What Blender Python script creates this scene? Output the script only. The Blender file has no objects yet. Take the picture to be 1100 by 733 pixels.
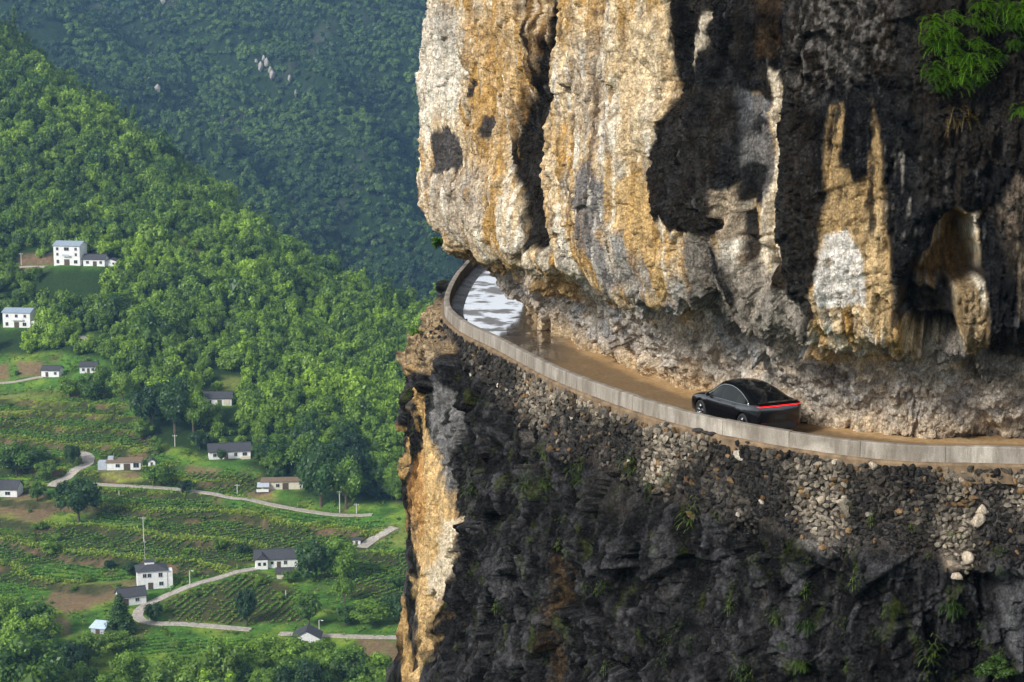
import bpy, bmesh, math, random
import numpy as np
from mathutils import Vector, Matrix
random.seed(7)
RNG = np.random.default_rng(11)
scn = bpy.context.scene
COL = scn.collection
R = math.radians

# ------------------------------------------------------------------ numeric helpers
def smooth(a, b, x):
    t = np.clip((x - a) / (b - a), 0, 1)
    return t * t * (3 - 2 * t)

def _hash(x, y, z, seed):
    h = (x.astype(np.uint32) * np.uint32(374761393)) ^ (y.astype(np.uint32) * np.uint32(668265263)) ^ (z.astype(np.uint32) * np.uint32(2246822519)) ^ np.uint32((seed * 3266489917 + 97) & 0xffffffff)
    h = (h ^ (h >> np.uint32(15))) * np.uint32(2654435761)
    h = (h ^ (h >> np.uint32(13))) * np.uint32(1274126177)
    return h ^ (h >> np.uint32(16))

def perlin(x, y, z, seed=0):
    x = np.asarray(x, np.float32); y = np.asarray(y, np.float32); z = np.asarray(z, np.float32)
    x, y, z = np.broadcast_arrays(x, y, z)
    xi, yi, zi = np.floor(x).astype(np.int64), np.floor(y).astype(np.int64), np.floor(z).astype(np.int64)
    xf, yf, zf = (x - xi).astype(np.float32), (y - yi).astype(np.float32), (z - zi).astype(np.float32)
    u = xf * xf * xf * (xf * (xf * 6 - 15) + 10); v = yf * yf * yf * (yf * (yf * 6 - 15) + 10); w = zf * zf * zf * (zf * (zf * 6 - 15) + 10)
    out = np.zeros(x.shape, np.float32)
    for dx in (0, 1):
        wx = u if dx else 1 - u
        for dy in (0, 1):
            wy = v if dy else 1 - v
            for dz in (0, 1):
                wz = w if dz else 1 - w
                h = _hash(xi + dx, yi + dy, zi + dz, seed)
                gx = (h & np.uint32(1023)).astype(np.float32) / 511.5 - 1
                gy = ((h >> np.uint32(10)) & np.uint32(1023)).astype(np.float32) / 511.5 - 1
                gz = ((h >> np.uint32(20)) & np.uint32(1023)).astype(np.float32) / 511.5 - 1
                out += wx * wy * wz * (gx * (xf - dx) + gy * (yf - dy) + gz * (zf - dz))
    return out * 1.4

def fbm(x, y, z, octv=4, seed=0, gain=.5, ridged=False):
    a, tot, f = 1.0, 0, 1.0
    out = 0
    for i in range(octv):
        n = perlin(x * f, y * f, z * f, seed + i * 17)
        if ridged: n = 1 - 2 * np.abs(n) * 1.3
        out = out + a * n
        tot += a; a *= gain; f *= 2.03
    return out / tot

def worley(x, y, z, seed=0):
    """distance to nearest and second nearest cell point, and a random value of the nearest cell"""
    x, y, z = [np.asarray(v, np.float32) for v in (x, y, z)]
    xi, yi, zi = np.floor(x).astype(np.int64), np.floor(y).astype(np.int64), np.floor(z).astype(np.int64)
    f1 = np.full(x.shape, 9, np.float32); f2 = f1.copy(); cid = np.zeros(x.shape, np.float32)
    for dx in (-1, 0, 1):
        for dy in (-1, 0, 1):
            for dz in (-1, 0, 1):
                h = _hash(xi + dx, yi + dy, zi + dz, seed)
                px = xi + dx + (h & np.uint32(1023)).astype(np.float32) / 1023
                py = yi + dy + ((h >> np.uint32(10)) & np.uint32(1023)).astype(np.float32) / 1023
                pz = zi + dz + ((h >> np.uint32(20)) & np.uint32(1023)).astype(np.float32) / 1023
                d = np.sqrt((px - x) ** 2 + (py - y) ** 2 + (pz - z) ** 2).astype(np.float32)
                nearer = d < f1
                f2 = np.where(nearer, f1, np.minimum(f2, d))
                cid = np.where(nearer, (h >> np.uint32(3) & np.uint32(4095)).astype(np.float32) / 4095, cid)
                f1 = np.where(nearer, d, f1)
    return f1, f2, cid

def facets(x, y, z, seed=0):
    """random tilted plane per cell: angular broken rock; also the gap to the next cell"""
    x, y, z = [np.asarray(v, np.float32) for v in (x, y, z)]
    xi, yi, zi = np.floor(x).astype(np.int64), np.floor(y).astype(np.int64), np.floor(z).astype(np.int64)
    f1 = np.full(x.shape, 9, np.float32); f2 = f1.copy(); val = np.zeros(x.shape, np.float32)
    for dx in (-1, 0, 1):
        for dy in (-1, 0, 1):
            for dz in (-1, 0, 1):
                h = _hash(xi + dx, yi + dy, zi + dz, seed); h2 = _hash(xi + dx, yi + dy, zi + dz, seed + 991)
                u = [(h >> np.uint32(k)) & np.uint32(1023) for k in (0, 10, 20)]; g = [((h2 >> np.uint32(k)) & np.uint32(1023)).astype(np.float32) / 511.5 - 1 for k in (0, 10, 20)]
                ax, ay, az = x - (xi + dx + u[0].astype(np.float32) / 1023), y - (yi + dy + u[1].astype(np.float32) / 1023), z - (zi + dz + u[2].astype(np.float32) / 1023)
                d = np.sqrt(ax * ax + ay * ay + az * az)
                nearer = d < f1
                f2 = np.where(nearer, f1, np.minimum(f2, d))
                val = np.where(nearer, g[0] * ax + g[1] * ay + g[2] * az + .35 * (((h2 >> np.uint32(5)) & np.uint32(255)).astype(np.float32) / 127.5 - 1), val)
                f1 = np.where(nearer, d, f1)
    return val, f2 - f1

def poly_sdf(px, py, poly):
    """signed distance to a polygon, positive inside"""
    px = np.asarray(px, np.float32); py = np.asarray(py, np.float32)
    d = np.full(px.shape, 1e12, np.float32); inside = np.zeros(px.shape, bool)
    n = len(poly)
    for i in range(n):
        ax, ay = poly[i]; bx, by = poly[(i + 1) % n]
        ex, ey = bx - ax, by - ay
        wx, wy = px - ax, py - ay
        t = np.clip((wx * ex + wy * ey) / (ex * ex + ey * ey + 1e-9), 0, 1)
        d = np.minimum(d, (wx - ex * t) ** 2 + (wy - ey * t) ** 2)
        c = ((ay > py) != (by > py)) & (px < (bx - ax) * (py - ay) / ((by - ay) if by != ay else 1e-9) + ax)
        inside ^= c
    d = np.sqrt(d)
    return np.where(inside, d, -d)

# ------------------------------------------------------------------ camera and image coordinates
F = 2000.0                      # focal length in pixels of an 1100-wide picture
PITCH = R(-9.5)
cp, sp = math.cos(PITCH), math.sin(PITCH)
cam = bpy.data.objects.new('camera', bpy.data.cameras.new('camera'))
COL.objects.link(cam)
cam.rotation_euler = (R(90) + PITCH, 0, 0)
cam.data.sensor_width = 36
cam.data.lens = F / 1100 * 36
cam.data.clip_end = 20000
scn.camera = cam

def ray(px, py):
    u, v = (px - 550) / F, (366.5 - py) / F
    return np.array([u, cp - v * sp, sp + v * cp])
def at_y(px, py, y):
    d = ray(px, py); return d * (y / d[1])
def at_z(px, py, z):
    d = ray(px, py); return d * (z / d[2])
def proj(x, y, z):
    fwd = y * cp + z * sp
    up = -y * sp + z * cp
    fwd = np.where(np.abs(fwd) < 1e-3, 1e-3, fwd)
    return 550 + F * x / fwd, 366.5 - F * up / fwd

# ------------------------------------------------------------------ object helpers
def link(o, parent=None):
    COL.objects.link(o)
    if parent is not None: o.parent = parent
    return o
def tag(o, label=None, cat=None, group=None, kind=None):
    if label: o['label'] = label
    if cat: o['category'] = cat
    if group: o['group'] = group
    if kind: o['kind'] = kind
    return o
def thing(name, label, cat, loc=(0, 0, 0), rz=0, group=None):
    o = bpy.data.objects.new(name, None)
    o.empty_display_size = .3
    link(o); o.location = loc; o.rotation_euler = (0, 0, rz)
    return tag(o, label, cat, group)
def copy_tree(o, parent=None):
    c = o.copy(); COL.objects.link(c)
    if parent is not None: c.parent = parent
    for ch in list(o.children): copy_tree(ch, c)
    return c

def np_mesh(name, verts, faces, mat, parent=None, attrs=None, smooth_shade=True):
    """faces: (n,4) or (n,3) int array; attrs: {name: (N,) or (N,3)}"""
    me = bpy.data.meshes.new(name)
    verts = np.ascontiguousarray(verts, np.float32); faces = np.ascontiguousarray(faces, np.int32)
    k = faces.shape[1]
    me.vertices.add(len(verts)); me.vertices.foreach_set('co', verts.ravel())
    me.loops.add(faces.size); me.loops.foreach_set('vertex_index', faces.ravel())
    me.polygons.add(len(faces))
    me.polygons.foreach_set('loop_start', np.arange(0, faces.size, k, dtype=np.int32))
    me.polygons.foreach_set('loop_total', np.full(len(faces), k, np.int32))
    me.polygons.foreach_set('use_smooth', np.full(len(faces), smooth_shade))
    for an, av in (attrs or {}).items():
        av = np.asarray(av, np.float32)
        if av.ndim == 1:
            a = me.attributes.new(an, 'FLOAT', 'POINT'); a.data.foreach_set('value', av)
        else:
            if av.shape[1] == 3: av = np.c_[av, np.ones(len(av), np.float32)]
            a = me.attributes.new(an, 'FLOAT_COLOR', 'POINT'); a.data.foreach_set('color', np.ascontiguousarray(av).ravel())
    me.update(calc_edges=True); me.validate()
    if mat is not None: me.materials.append(mat)
    o = bpy.data.objects.new(name, me)
    return link(o, parent)

def grid_faces(n, m):
    i, j = np.meshgrid(np.arange(n - 1), np.arange(m - 1), indexing='ij')
    a = (i * m + j).ravel()
    return np.stack([a, a + m, a + m + 1, a + 1], 1)

class MB:
    """collects boxes, bars, tubes, prisms; build() links them as ONE mesh object"""
    def __init__(self): self.v, self.f = [], []
    def add(self, vs, fs):
        b = len(self.v); self.v += [tuple(p) for p in vs]; self.f += [tuple(b + i for i in f) for f in fs]; return self
    def box(self, c, s, rz=0, top=1.0):
        x, y, z = s[0] / 2, s[1] / 2, s[2] / 2
        cr, sr = math.cos(rz), math.sin(rz); vs = []
        for dz in (-1, 1):
            k = top if dz > 0 else 1
            for dx, dy in ((-1, -1), (1, -1), (1, 1), (-1, 1)):
                px, py = dx * x * k, dy * y * k
                vs.append((c[0] + px * cr - py * sr, c[1] + px * sr + py * cr, c[2] + dz * z))
        return self.add(vs, [(3, 2, 1, 0), (4, 5, 6, 7), (0, 1, 5, 4), (1, 2, 6, 5), (2, 3, 7, 6), (3, 0, 4, 7)])
    def prism(self, pts, d0, d1, axis='x'):
        n = len(pts)
        def P(a, b, d): return {'x': (d, a, b), 'y': (a, d, b), 'z': (a, b, d)}[axis]
        vs = [P(a, b, d0) for a, b in pts] + [P(a, b, d1) for a, b in pts]
        fs = [tuple(range(n))[::-1], tuple(range(n, 2 * n))] + [(i, (i + 1) % n, n + (i + 1) % n, n + i) for i in range(n)]
        return self.add(vs, fs)
    def tube(self, path, r, seg=8, caps=True):
        path = [Vector(p) for p in path]; n = len(path)
        rs = r if isinstance(r, (list, tuple)) else [r] * n
        b = len(self.v)
        for i, p in enumerate(path):
            t = (path[min(i + 1, n - 1)] - path[max(i - 1, 0)]).normalized()
            a = t.cross(Vector((0, 0, 1)) if abs(t.z) < .9 else Vector((1, 0, 0))).normalized(); c = t.cross(a)
            for k in range(seg):
                q = p + (a * math.cos(k * 2 * math.pi / seg) + c * math.sin(k * 2 * math.pi / seg)) * rs[i]
                self.v.append(tuple(q))
        for i in range(n - 1):
            for k in range(seg):
                self.f.append((b + i * seg + k, b + i * seg + (k + 1) % seg, b + (i + 1) * seg + (k + 1) % seg, b + (i + 1) * seg + k))
        if caps:
            self.f.append(tuple(b + k for k in range(seg))[::-1]); self.f.append(tuple(b + (n - 1) * seg + k for k in range(seg)))
        return self
    def build(self, name, mat, parent=None, smooth_shade=False, bevel=0):
        me = bpy.data.meshes.new(name); me.from_pydata(self.v, [], self.f)
        bm = bmesh.new(); bm.from_mesh(me); bmesh.ops.recalc_face_normals(bm, faces=bm.faces)
        if bevel:
            bmesh.ops.bevel(bm, geom=[e for e in bm.edges if len(e.link_faces) == 2 and e.calc_face_angle(0) > .5], offset=bevel, segments=2, affect='EDGES', clamp_overlap=True)
        bm.to_mesh(me); bm.free()
        if smooth_shade: me.polygons.foreach_set('use_smooth', [True] * len(me.polygons))
        me.update(); me.materials.append(mat)
        return link(bpy.data.objects.new(name, me), parent)

# ------------------------------------------------------------------ material helpers
class NT:
    def __init__(self, name):
        self.m = bpy.data.materials.new(name); self.m.use_nodes = True
        self.t = self.m.node_tree; self.n = self.t.nodes
        self.bsdf = self.n['Principled BSDF']; self.out = self.n['Material Output']
    def new(self, kind, **kw):
        nd = self.n.new(kind)
        for k, v in kw.items():
            if hasattr(nd, k) and k not in nd.inputs: setattr(nd, k, v)
            else: self.set(nd.inputs[k], v)
        return nd
    def set(self, sock, v):
        if hasattr(v, 'is_linked') or isinstance(v, bpy.types.NodeSocket): self.t.links.new(v, sock)
        elif isinstance(v, bpy.types.Node): self.t.links.new(v.outputs[0], sock)
        else:
            if isinstance(v, (tuple, list)) and len(v) == 3 and sock.type == 'RGBA': v = (*v, 1)
            sock.default_value = v
    def p(self, name, v): self.set(self.bsdf.inputs[name], v)
    def coords(self, scale=(1, 1, 1)):
        tc = self.n.new('ShaderNodeTexCoord'); mp = self.n.new('ShaderNodeMapping')
        self.t.links.new(tc.outputs['Object'], mp.inputs[0]); mp.inputs['Scale'].default_value = scale
        return mp.outputs[0]
    def noise(self, scale, detail=4, rough=.55, vec=None, dist=0):
        nd = self.n.new('ShaderNodeTexNoise'); nd.inputs['Scale'].default_value = scale; nd.inputs['Detail'].default_value = detail
        nd.inputs['Roughness'].default_value = rough; nd.inputs['Distortion'].default_value = dist
        if vec is not None: self.t.links.new(vec, nd.inputs['Vector'])
        return nd.outputs['Fac']
    def ramp(self, fac, stops):
        nd = self.n.new('ShaderNodeValToRGB'); self.t.links.new(fac, nd.inputs[0])
        e = nd.color_ramp.elements
        while len(e) < len(stops): e.new(.5)
        for el, (p, c) in zip(e, stops):
            el.position = p; el.color = (c, c, c, 1) if not isinstance(c, tuple) else (*c, 1)
        return nd.outputs[0]
    def mix(self, fac, a, b, mode='MIX'):
        nd = self.n.new('ShaderNodeMix'); nd.data_type = 'RGBA'; nd.blend_type = mode
        self.set(nd.inputs[0], fac); self.set(nd.inputs[6], a); self.set(nd.inputs[7], b)
        return nd.outputs[2]
    def math(self, op, a, b=0.0, clamp=False):
        nd = self.n.new('ShaderNodeMath'); nd.operation = op; nd.use_clamp = clamp
        self.set(nd.inputs[0], a); self.set(nd.inputs[1], b)
        return nd.outputs[0]
    def attr(self, name, kind='GEOMETRY'):
        nd = self.n.new('ShaderNodeAttribute'); nd.attribute_name = name; nd.attribute_type = kind
        return nd
    def bump(self, h, strength=.5, dist=.05, normal=None):
        nd = self.n.new('ShaderNodeBump'); nd.inputs['Strength'].default_value = strength; nd.inputs['Distance'].default_value = dist
        self.set(nd.inputs['Height'], h)
        if normal is not None: self.set(nd.inputs['Normal'], normal)
        self.p('Normal', nd.outputs[0]); return nd.outputs[0]

def simple_mat(name, col, rough=.6, metal=0, noise=None, bump=None, spec=.5, coat=0):
    m = NT(name)
    if noise:
        sc, lo, hi = noise
        c = m.mix(1.0, (*col,), m.ramp(m.noise(sc, 5, .6, m.coords()), [(.3, lo), (.7, hi)]), 'MULTIPLY')
        m.p('Base Color', c)
    else: m.p('Base Color', (*col, 1))
    m.p('Roughness', rough); m.p('Metallic', metal); m.p('Specular IOR Level', spec)
    if coat: m.p('Coat Weight', coat); m.p('Coat Roughness', .04)
    if bump: m.bump(m.noise(bump[0], 5, .6, m.coords()), bump[1], bump[2])
    return m.m

# ------------------------------------------------------------------ light
w = bpy.data.worlds.new('World'); scn.world = w; w.use_nodes = True
SUN_EL, SUN_AZ = R(33), R(226)          # azimuth clockwise from +Y: behind the camera to the left
sky = w.node_tree.nodes.new('ShaderNodeTexSky'); sky.sky_type = 'NISHITA'; sky.sun_disc = False
sky.sun_elevation = SUN_EL; sky.sun_rotation = SUN_AZ; sky.air_density = 1.0; sky.dust_density = 3.0; sky.ozone_density = 1.0
# broken white cloud over the whole sky, brightest low down
wn = w.node_tree.nodes; wl = w.node_tree.links
wtc = wn.new('ShaderNodeTexCoord'); wsep = wn.new('ShaderNodeSeparateXYZ'); wl.new(wtc.outputs['Generated'], wsep.inputs[0])
wmap = wn.new('ShaderNodeMapping'); wmap.inputs['Scale'].default_value = (2, 2, 5); wl.new(wtc.outputs['Generated'], wmap.inputs[0])
wno = wn.new('ShaderNodeTexNoise'); wno.inputs['Scale'].default_value = 1.6; wno.inputs['Detail'].default_value = 6; wl.new(wmap.outputs[0], wno.inputs['Vector'])
wr = wn.new('ShaderNodeValToRGB'); wl.new(wno.outputs['Fac'], wr.inputs[0]); wr.color_ramp.elements[0].position = .36; wr.color_ramp.elements[1].position = .6
wr.color_ramp.elements[0].color = (.45, .45, .45, 1); wr.color_ramp.elements[1].color = (.95, .95, .95, 1)
we = wn.new('ShaderNodeValToRGB'); wl.new(wsep.outputs['Z'], we.inputs[0])
we.color_ramp.elements[0].position = 0; we.color_ramp.elements[0].color = (1, 1, 1, 1); we.color_ramp.elements[1].position = .45; we.color_ramp.elements[1].color = (.36, .37, .39, 1)
wmul = wn.new('ShaderNodeMix'); wmul.data_type = 'RGBA'; wmul.blend_type = 'MULTIPLY'; wmul.inputs[0].default_value = 1; wl.new(we.outputs[0], wmul.inputs[6]); wmul.inputs[7].default_value = (15, 15.3, 15.8, 1)
wmix = wn.new('ShaderNodeMix'); wmix.data_type = 'RGBA'; wl.new(wr.outputs[0], wmix.inputs[0]); wl.new(sky.outputs[0], wmix.inputs[6]); wl.new(wmul.outputs[2], wmix.inputs[7])
wl.new(wmix.outputs[2], wn['Background'].inputs[0])
w.node_tree.nodes['Background'].inputs[1].default_value = 0.08
sun = bpy.data.objects.new('sun', bpy.data.lights.new('sun', 'SUN')); link(sun)
sun.data.energy = 3.2; sun.data.angle = R(15); sun.data.color = (1, .97, .915)
sd = Vector((math.sin(SUN_AZ) * math.cos(SUN_EL), math.cos(SUN_AZ) * math.cos(SUN_EL), math.sin(SUN_EL)))
sun.rotation_euler = sd.to_track_quat('Z', 'Y').to_euler()
vs = scn.view_settings
scn.display_settings.display_device = 'sRGB'
vs.view_transform = 'Standard'; vs.look = 'None'; vs.gamma = 1; vs.use_curve_mapping = False; vs.exposure = 0.6
scn.cycles.use_denoising = True
scn.cycles.denoising_prefilter = 'ACCURATE'
scn.cycles.max_bounces = 8; scn.cycles.volume_bounces = 1; scn.cycles.transparent_max_bounces = 8
scn.cycles.use_adaptive_sampling = True; scn.cycles.adaptive_threshold = 0.01
# ================================================================== CLIFF WITH THE HALF TUNNEL
ROAD_Z, TOP_Z = -14.98, -14.25
PLAN = np.array([(60, 54), (48, 57), (36, 60), (24, 62), (17.2, 62.8), (12.8, 63.5), (8.4, 66.8), (5.3, 71), (1.95, 78), (-.7, 86), (-2.6, 91.5), (-3.55, 97), (-3.6, 104), (-3.1, 113), (-1.9, 122), (1.8, 132), (9, 140), (24, 148)], float)
def _dense(pts, per=60):
    out = []
    n = len(pts)
    for i in range(n - 1):
        p0, p1, p2, p3 = pts[max(i - 1, 0)], pts[i], pts[i + 1], pts[min(i + 2, n - 1)]
        t = np.linspace(0, 1, per, endpoint=False)[:, None]
        out.append(.5 * (2 * p1 + (p2 - p0) * t + (2 * p0 - 5 * p1 + 4 * p2 - p3) * t ** 2 + (3 * p1 - p0 - 3 * p2 + p3) * t ** 3))
    return np.vstack(out + [pts[-1:]])
_d = _dense(PLAN)
_sl = np.r_[0, np.cumsum(np.linalg.norm(np.diff(_d, axis=0), axis=1))]
S_END = _sl[-1]
_su = np.arange(0, S_END, .1)
_cx, _cy = np.interp(_su, _sl, _d[:, 0]), np.interp(_su, _sl, _d[:, 1])
_k = np.exp(-np.linspace(-2, 2, 31) ** 2); _k /= _k.sum()
_cx = np.convolve(np.pad(_cx, 15, mode='reflect', reflect_type='odd'), _k, 'valid'); _cy = np.convolve(np.pad(_cy, 15, mode='reflect', reflect_type='odd'), _k, 'valid')
_tx, _ty = np.gradient(_cx), np.gradient(_cy)
_tl = np.hypot(_tx, _ty); _tx, _ty = _tx / _tl, _ty / _tl
KS = np.array([_su[np.argmin((_cx - a) ** 2 + (_cy - b) ** 2)] for a, b in PLAN])   # s of each plan knot
def plan(s, off=0.0):
    """point beside the road edge: off metres outward (towards the valley)"""
    x, y = np.interp(s, _su, _cx), np.interp(s, _su, _cy)
    tx, ty = np.interp(s, _su, _tx), np.interp(s, _su, _ty)
    l = np.hypot(tx, ty)
    return x - ty / l * off, y + tx / l * off
def kn(s, vals): return np.interp(s, KS, vals)
S_VIS = KS[3]     # 24,62: just right of the frame
s_rows = np.r_[np.arange(0, KS[3], .35), np.arange(KS[3], KS[13], .055), np.arange(KS[13], KS[15], .12), np.arange(KS[15], S_END, .5)]

def sheet(prof_keys, t_rows):
    """prof_keys: list of (offset(s), z(s)) arrays over s_rows; returns X,Y,Z,SS grids"""
    n = len(s_rows); kk = len(prof_keys)
    offs = np.stack([np.broadcast_to(k[0], (n,)) for k in prof_keys], 1); zs = np.stack([np.broadcast_to(k[1], (n,)) for k in prof_keys], 1)
    i = np.clip(np.floor(t_rows).astype(int), 0, kk - 2); f = (t_rows - i)
    def cr(a):
        p0, p1, p2, p3 = a[:, np.maximum(i - 1, 0)], a[:, i], a[:, i + 1], a[:, np.minimum(i + 2, kk - 1)]
        m1 = (p2 - p0) * .5; m2 = (p3 - p1) * .5
        f2, f3 = f * f, f * f * f
        return p1 * (2 * f3 - 3 * f2 + 1) + m1 * (f3 - 2 * f2 + f) + p2 * (-2 * f3 + 3 * f2) + m2 * (f3 - f2)
    O, Z = cr(offs), cr(zs)
    SS = np.repeat(s_rows[:, None], len(t_rows), 1)
    X, Y = plan(SS, O)
    return X, Y, Z, SS
def grid_normals(X, Y, Z):
    P = np.stack([X, Y, Z], -1)
    n = np.cross(np.gradient(P, axis=0), np.gradient(P, axis=1))
    return n / (np.linalg.norm(n, axis=-1, keepdims=True) + 1e-9)
def rows_between(spec):
    return np.concatenate([np.linspace(a, b, n, endpoint=False) for a, b, n in spec] + [[spec[-1][1]]])

# ---------------------------------------------------------------- upper face, lip, ceiling and back wall (one sheet)
lip = kn(s_rows, [.5, .5, .5, .5, .5, .5, .45, .4, .5, .6, .6, .6, .4, .2, .1, .0, .0, .0])
zl = kn(s_rows, [-10.2, -10.2, -10.2, -10.2, -10.2, -10.1, -9.5, -9.3, -9.7, -10.0, -10.3, -10.5, -10.4, -9.0, -8.3, -8.3, -8.3, -8.3])
wall_o = kn(s_rows, [-5.0] * 8 + [-4.9, -4.8, -4.8, -4.8, -4.9, -5.0] + [-5.0] * 4)
top_lean = kn(s_rows, [.3, .3, .3, .3, .3, .3, .3, .2, .1, 0, -.1, -.25, -.3, -.4, -.4, -.4, -.4, -.4])
keys = [(np.full_like(lip, -26.), 38.), (lip - 5, 34.), (lip + top_lean, 12.), (lip + top_lean, 3.), (lip + top_lean * .4 + .15, -3.), (lip + .12, -6.8), (lip, zl + .9), (lip - .35, zl), (lip - 1.5, zl - .6),
        (np.full_like(lip, -2.35), zl - 1.5), (np.full_like(lip, -3.5), np.minimum(zl - 2.5, -12.4 + 2.2 * smooth(KS[10], KS[12], s_rows))), (wall_o + .55, -13.8 + .8 * smooth(KS[10], KS[12], s_rows)), (wall_o, -15.3)]
t_up = rows_between([(0, 2, 24), (2, 3, 60), (3, 4, 130), (4, 5, 80), (5, 6, 50), (6, 7, 24), (7, 8, 26), (8, 9, 24), (9, 10, 30), (10, 11, 32), (11, 12, 34)])
X, Y, Z, SS = sheet(keys, t_up)
TT = np.repeat(t_up[None, :], len(s_rows), 0)
NRM = grid_normals(X, Y, Z)
sh = X.shape
x, y, z, s, t = [a.ravel().astype(np.float32) for a in (X, Y, Z, SS, TT)]
EX, EY = proj(x, y, z)            # bare face projected to camera image pixels, used to lay out stains and hollows on it
warp = lambda a, f, sd: a * fbm(x * f, y * f, z * f, 3, sd)
ex = EX + 7 * fbm(s * 1.0, z * .22, z * 0, 3, 1) + 6 * fbm(s * 3.5, z * .5, z * 0, 3, 3); ey = EY + warp(12, .5, 2) + 10 * fbm(s * 3, z * .3, z * 0, 3, 4)
face = 1 - smooth(7.0, 7.6, t)    # 1 on the face, 0 under the overhang
def M(poly, soft=2.0, wx=None, wy=None):
    d = poly_sdf(ex if wx is None else wx, ey if wy is None else wy, poly)
    return smooth(-soft, soft, d)

GROOVE = [(582, -400), (611, -400), (609, 50), (602, 100), (594, 150), (587, 190), (591, 225), (597, 268), (568, 268), (562, 215), (554, 185), (552, 150), (562, 118), (576, 70), (583, 30)]
GROOVE_BROWN = [(572, -400), (600, -400), (596, 60), (580, 110), (562, 140), (554, 140), (560, 100), (568, 50)]
BLACK_W = [(738, -400), (752, -400), (745, 40), (748, 70), (762, 62), (768, 40), (770, -400), (798, -400), (794, 60), (803, 90), (802, 120), (797, 180), (790, 215), (788, 255), (772, 268), (752, 252), (728, 242), (707, 217), (704, 182), (719, 142), (729, 100), (735, 50)]
BLACK_W2 = [(803, 82), (818, 90), (822, 112), (814, 112), (805, 100)]
BLACK_M = [(852, -400), (1130, -400), (1130, 195), (1090, 190), (1068, 222), (1046, 226), (1028, 222), (1012, 232), (985, 268), (973, 305), (962, 290), (954, 200), (948, 150), (936, 108), (916, 100), (900, 112), (893, 140), (892, 255), (887, 300), (868, 322), (850, 330), (838, 290), (834, 230), (833, 180), (836, 120), (842, 60)]
BLACK_IN = [(910, 104), (932, 108), (938, 150), (930, 185), (920, 190), (912, 170), (914, 140)]
BLACK_UNDER = [(765, 258), (800, 300), (822, 296), (818, 278), (836, 280), (860, 322), (884, 328), (872, 344), (838, 340), (815, 318), (790, 318), (770, 292)]
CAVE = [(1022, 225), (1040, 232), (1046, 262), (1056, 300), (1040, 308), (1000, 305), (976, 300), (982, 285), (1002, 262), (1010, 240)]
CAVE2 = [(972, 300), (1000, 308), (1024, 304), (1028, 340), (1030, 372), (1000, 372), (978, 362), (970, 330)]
PILLAR_R = [(1024, 306), (1046, 303), (1058, 340), (1062, 372), (1030, 374), (1024, 340)]
BLACK_R = [(1050, 235), (1066, 240), (1082, 300), (1100, 345), (1100, 385), (1066, 375), (1060, 330), (1054, 290)]
# --- relief laid out on the face
D = np.zeros_like(x)
D -= .85 * M(GROOVE, 12) * face
D -= .25 * M(GROOVE_BROWN, 9) * face
D -= .35 * M([(738, 0), (760, 0), (740, 110), (722, 175), (708, 215), (706, 180), (722, 120)], 14) * face
D += .55 * smooth(0, 1, M([(712, 120), (790, 90), (790, 240), (760, 262), (715, 225)], 26)) * face
D -= .9 * M([(796, -400), (850, -400), (838, 60), (832, 130), (836, 280), (812, 320), (792, 250), (800, 120)], 10) * face
D += .3 * M([(846, 20), (880, 60), (886, 320), (842, 320), (838, 160)], 16) * face
D += .55 * M([(952, 110), (1060, 150), (1040, 215), (1000, 238), (975, 290), (958, 290)], 16) * face
D -= 3.0 * M(CAVE, 5) * (1 - smooth(8.5, 9.5, t))
D -= 1.5 * M(CAVE2, 6) * (1 - smooth(8.5, 9.5, t))
D += .12 * M(PILLAR_R, 10)
D += .5 * M([(1062, 200), (1130, 195), (1130, 400), (1095, 370), (1070, 290)], 14) * face
D -= .08 * M([(475, 140), (500, 140), (505, 185), (478, 190)], 7) * face
D -= .08 * M([(524, 122), (540, 122), (540, 158), (526, 158)], 4) * face
D += .5 * M([(600, -400), (735, -400), (720, 110), (700, 190), (740, 300), (660, 290), (600, 255), (590, 190)], 30) * face
D += .35 * M([(455, 190), (560, 190), (570, 262), (520, 262), (478, 248)], 20) * face
D -= 1.6 * M([(430, 214), (452, 208), (482, 254), (474, 275), (430, 275)], 5) * (s < KS[13])
und = 1 - face
# blocky lumps hanging under the lip, ribs down the back wall
D += 1.1 * M([(600, 236), (640, 240), (700, 262), (760, 310), (750, 322), (690, 312), (640, 280), (606, 262)], 12) * smooth(6.6, 8, t)
D += .8 * M([(772, 262), (830, 300), (900, 330), (960, 330), (962, 362), (900, 372), (830, 352), (780, 320)], 14) * smooth(6.6, 8, t)
D += .5 * M([(562, 262), (590, 262), (600, 285), (578, 278)], 8)
fl = fbm(s * .32, z * .06, z * 0, 3, 21)
D += (fl * .75 + .28 * fbm(s * 1.1, z * .16, z * 0, 3, 22, ridged=True)) * (1 - .6 * und)
# relief of the rock itself
pale = 1 - np.clip(M(BLACK_W) + M(BLACK_M), 0, 1) * face
D += .26 * fbm(x * .55, y * .55, z * .4, 3, 31)
r1 = fbm(x * 1.3, y * 1.3, z * .62, 3, 41, .55, True)
D += .10 * r1
r2 = fbm(x * 3.6, y * 3.6, z * 2.0, 3, 51, .55, True)
D += (.10 - .035 * pale - .02 * und) * r2
f1, f2, cid = worley(x * 1.6 + fbm(x, y, z, 2, 5) * .8, y * 1.6, z * 1.0 + fbm(x, y, z, 2, 6) * .8, 61)
D += .14 * (cid - .5) * smooth(.0, .22, f2 - f1) * (.4 + .6 * und) - .08 * (1 - smooth(0, .12, f2 - f1)) * (.3 + .7 * (1 - pale))
g1, g2, gid = worley(x * 4.4, y * 4.4, z * 3.2, 62)
D += (.09 * (gid - .5) - .06 * g1) * (.35 + .65 * np.maximum(und, 1 - pale))
nz_w = fbm(x * 1.5, y * 1.5, z * 1.5, 3, 87)
fa, fg = facets(x * .62 + .35 * fl, y * .62, z * .42, 65)
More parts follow.
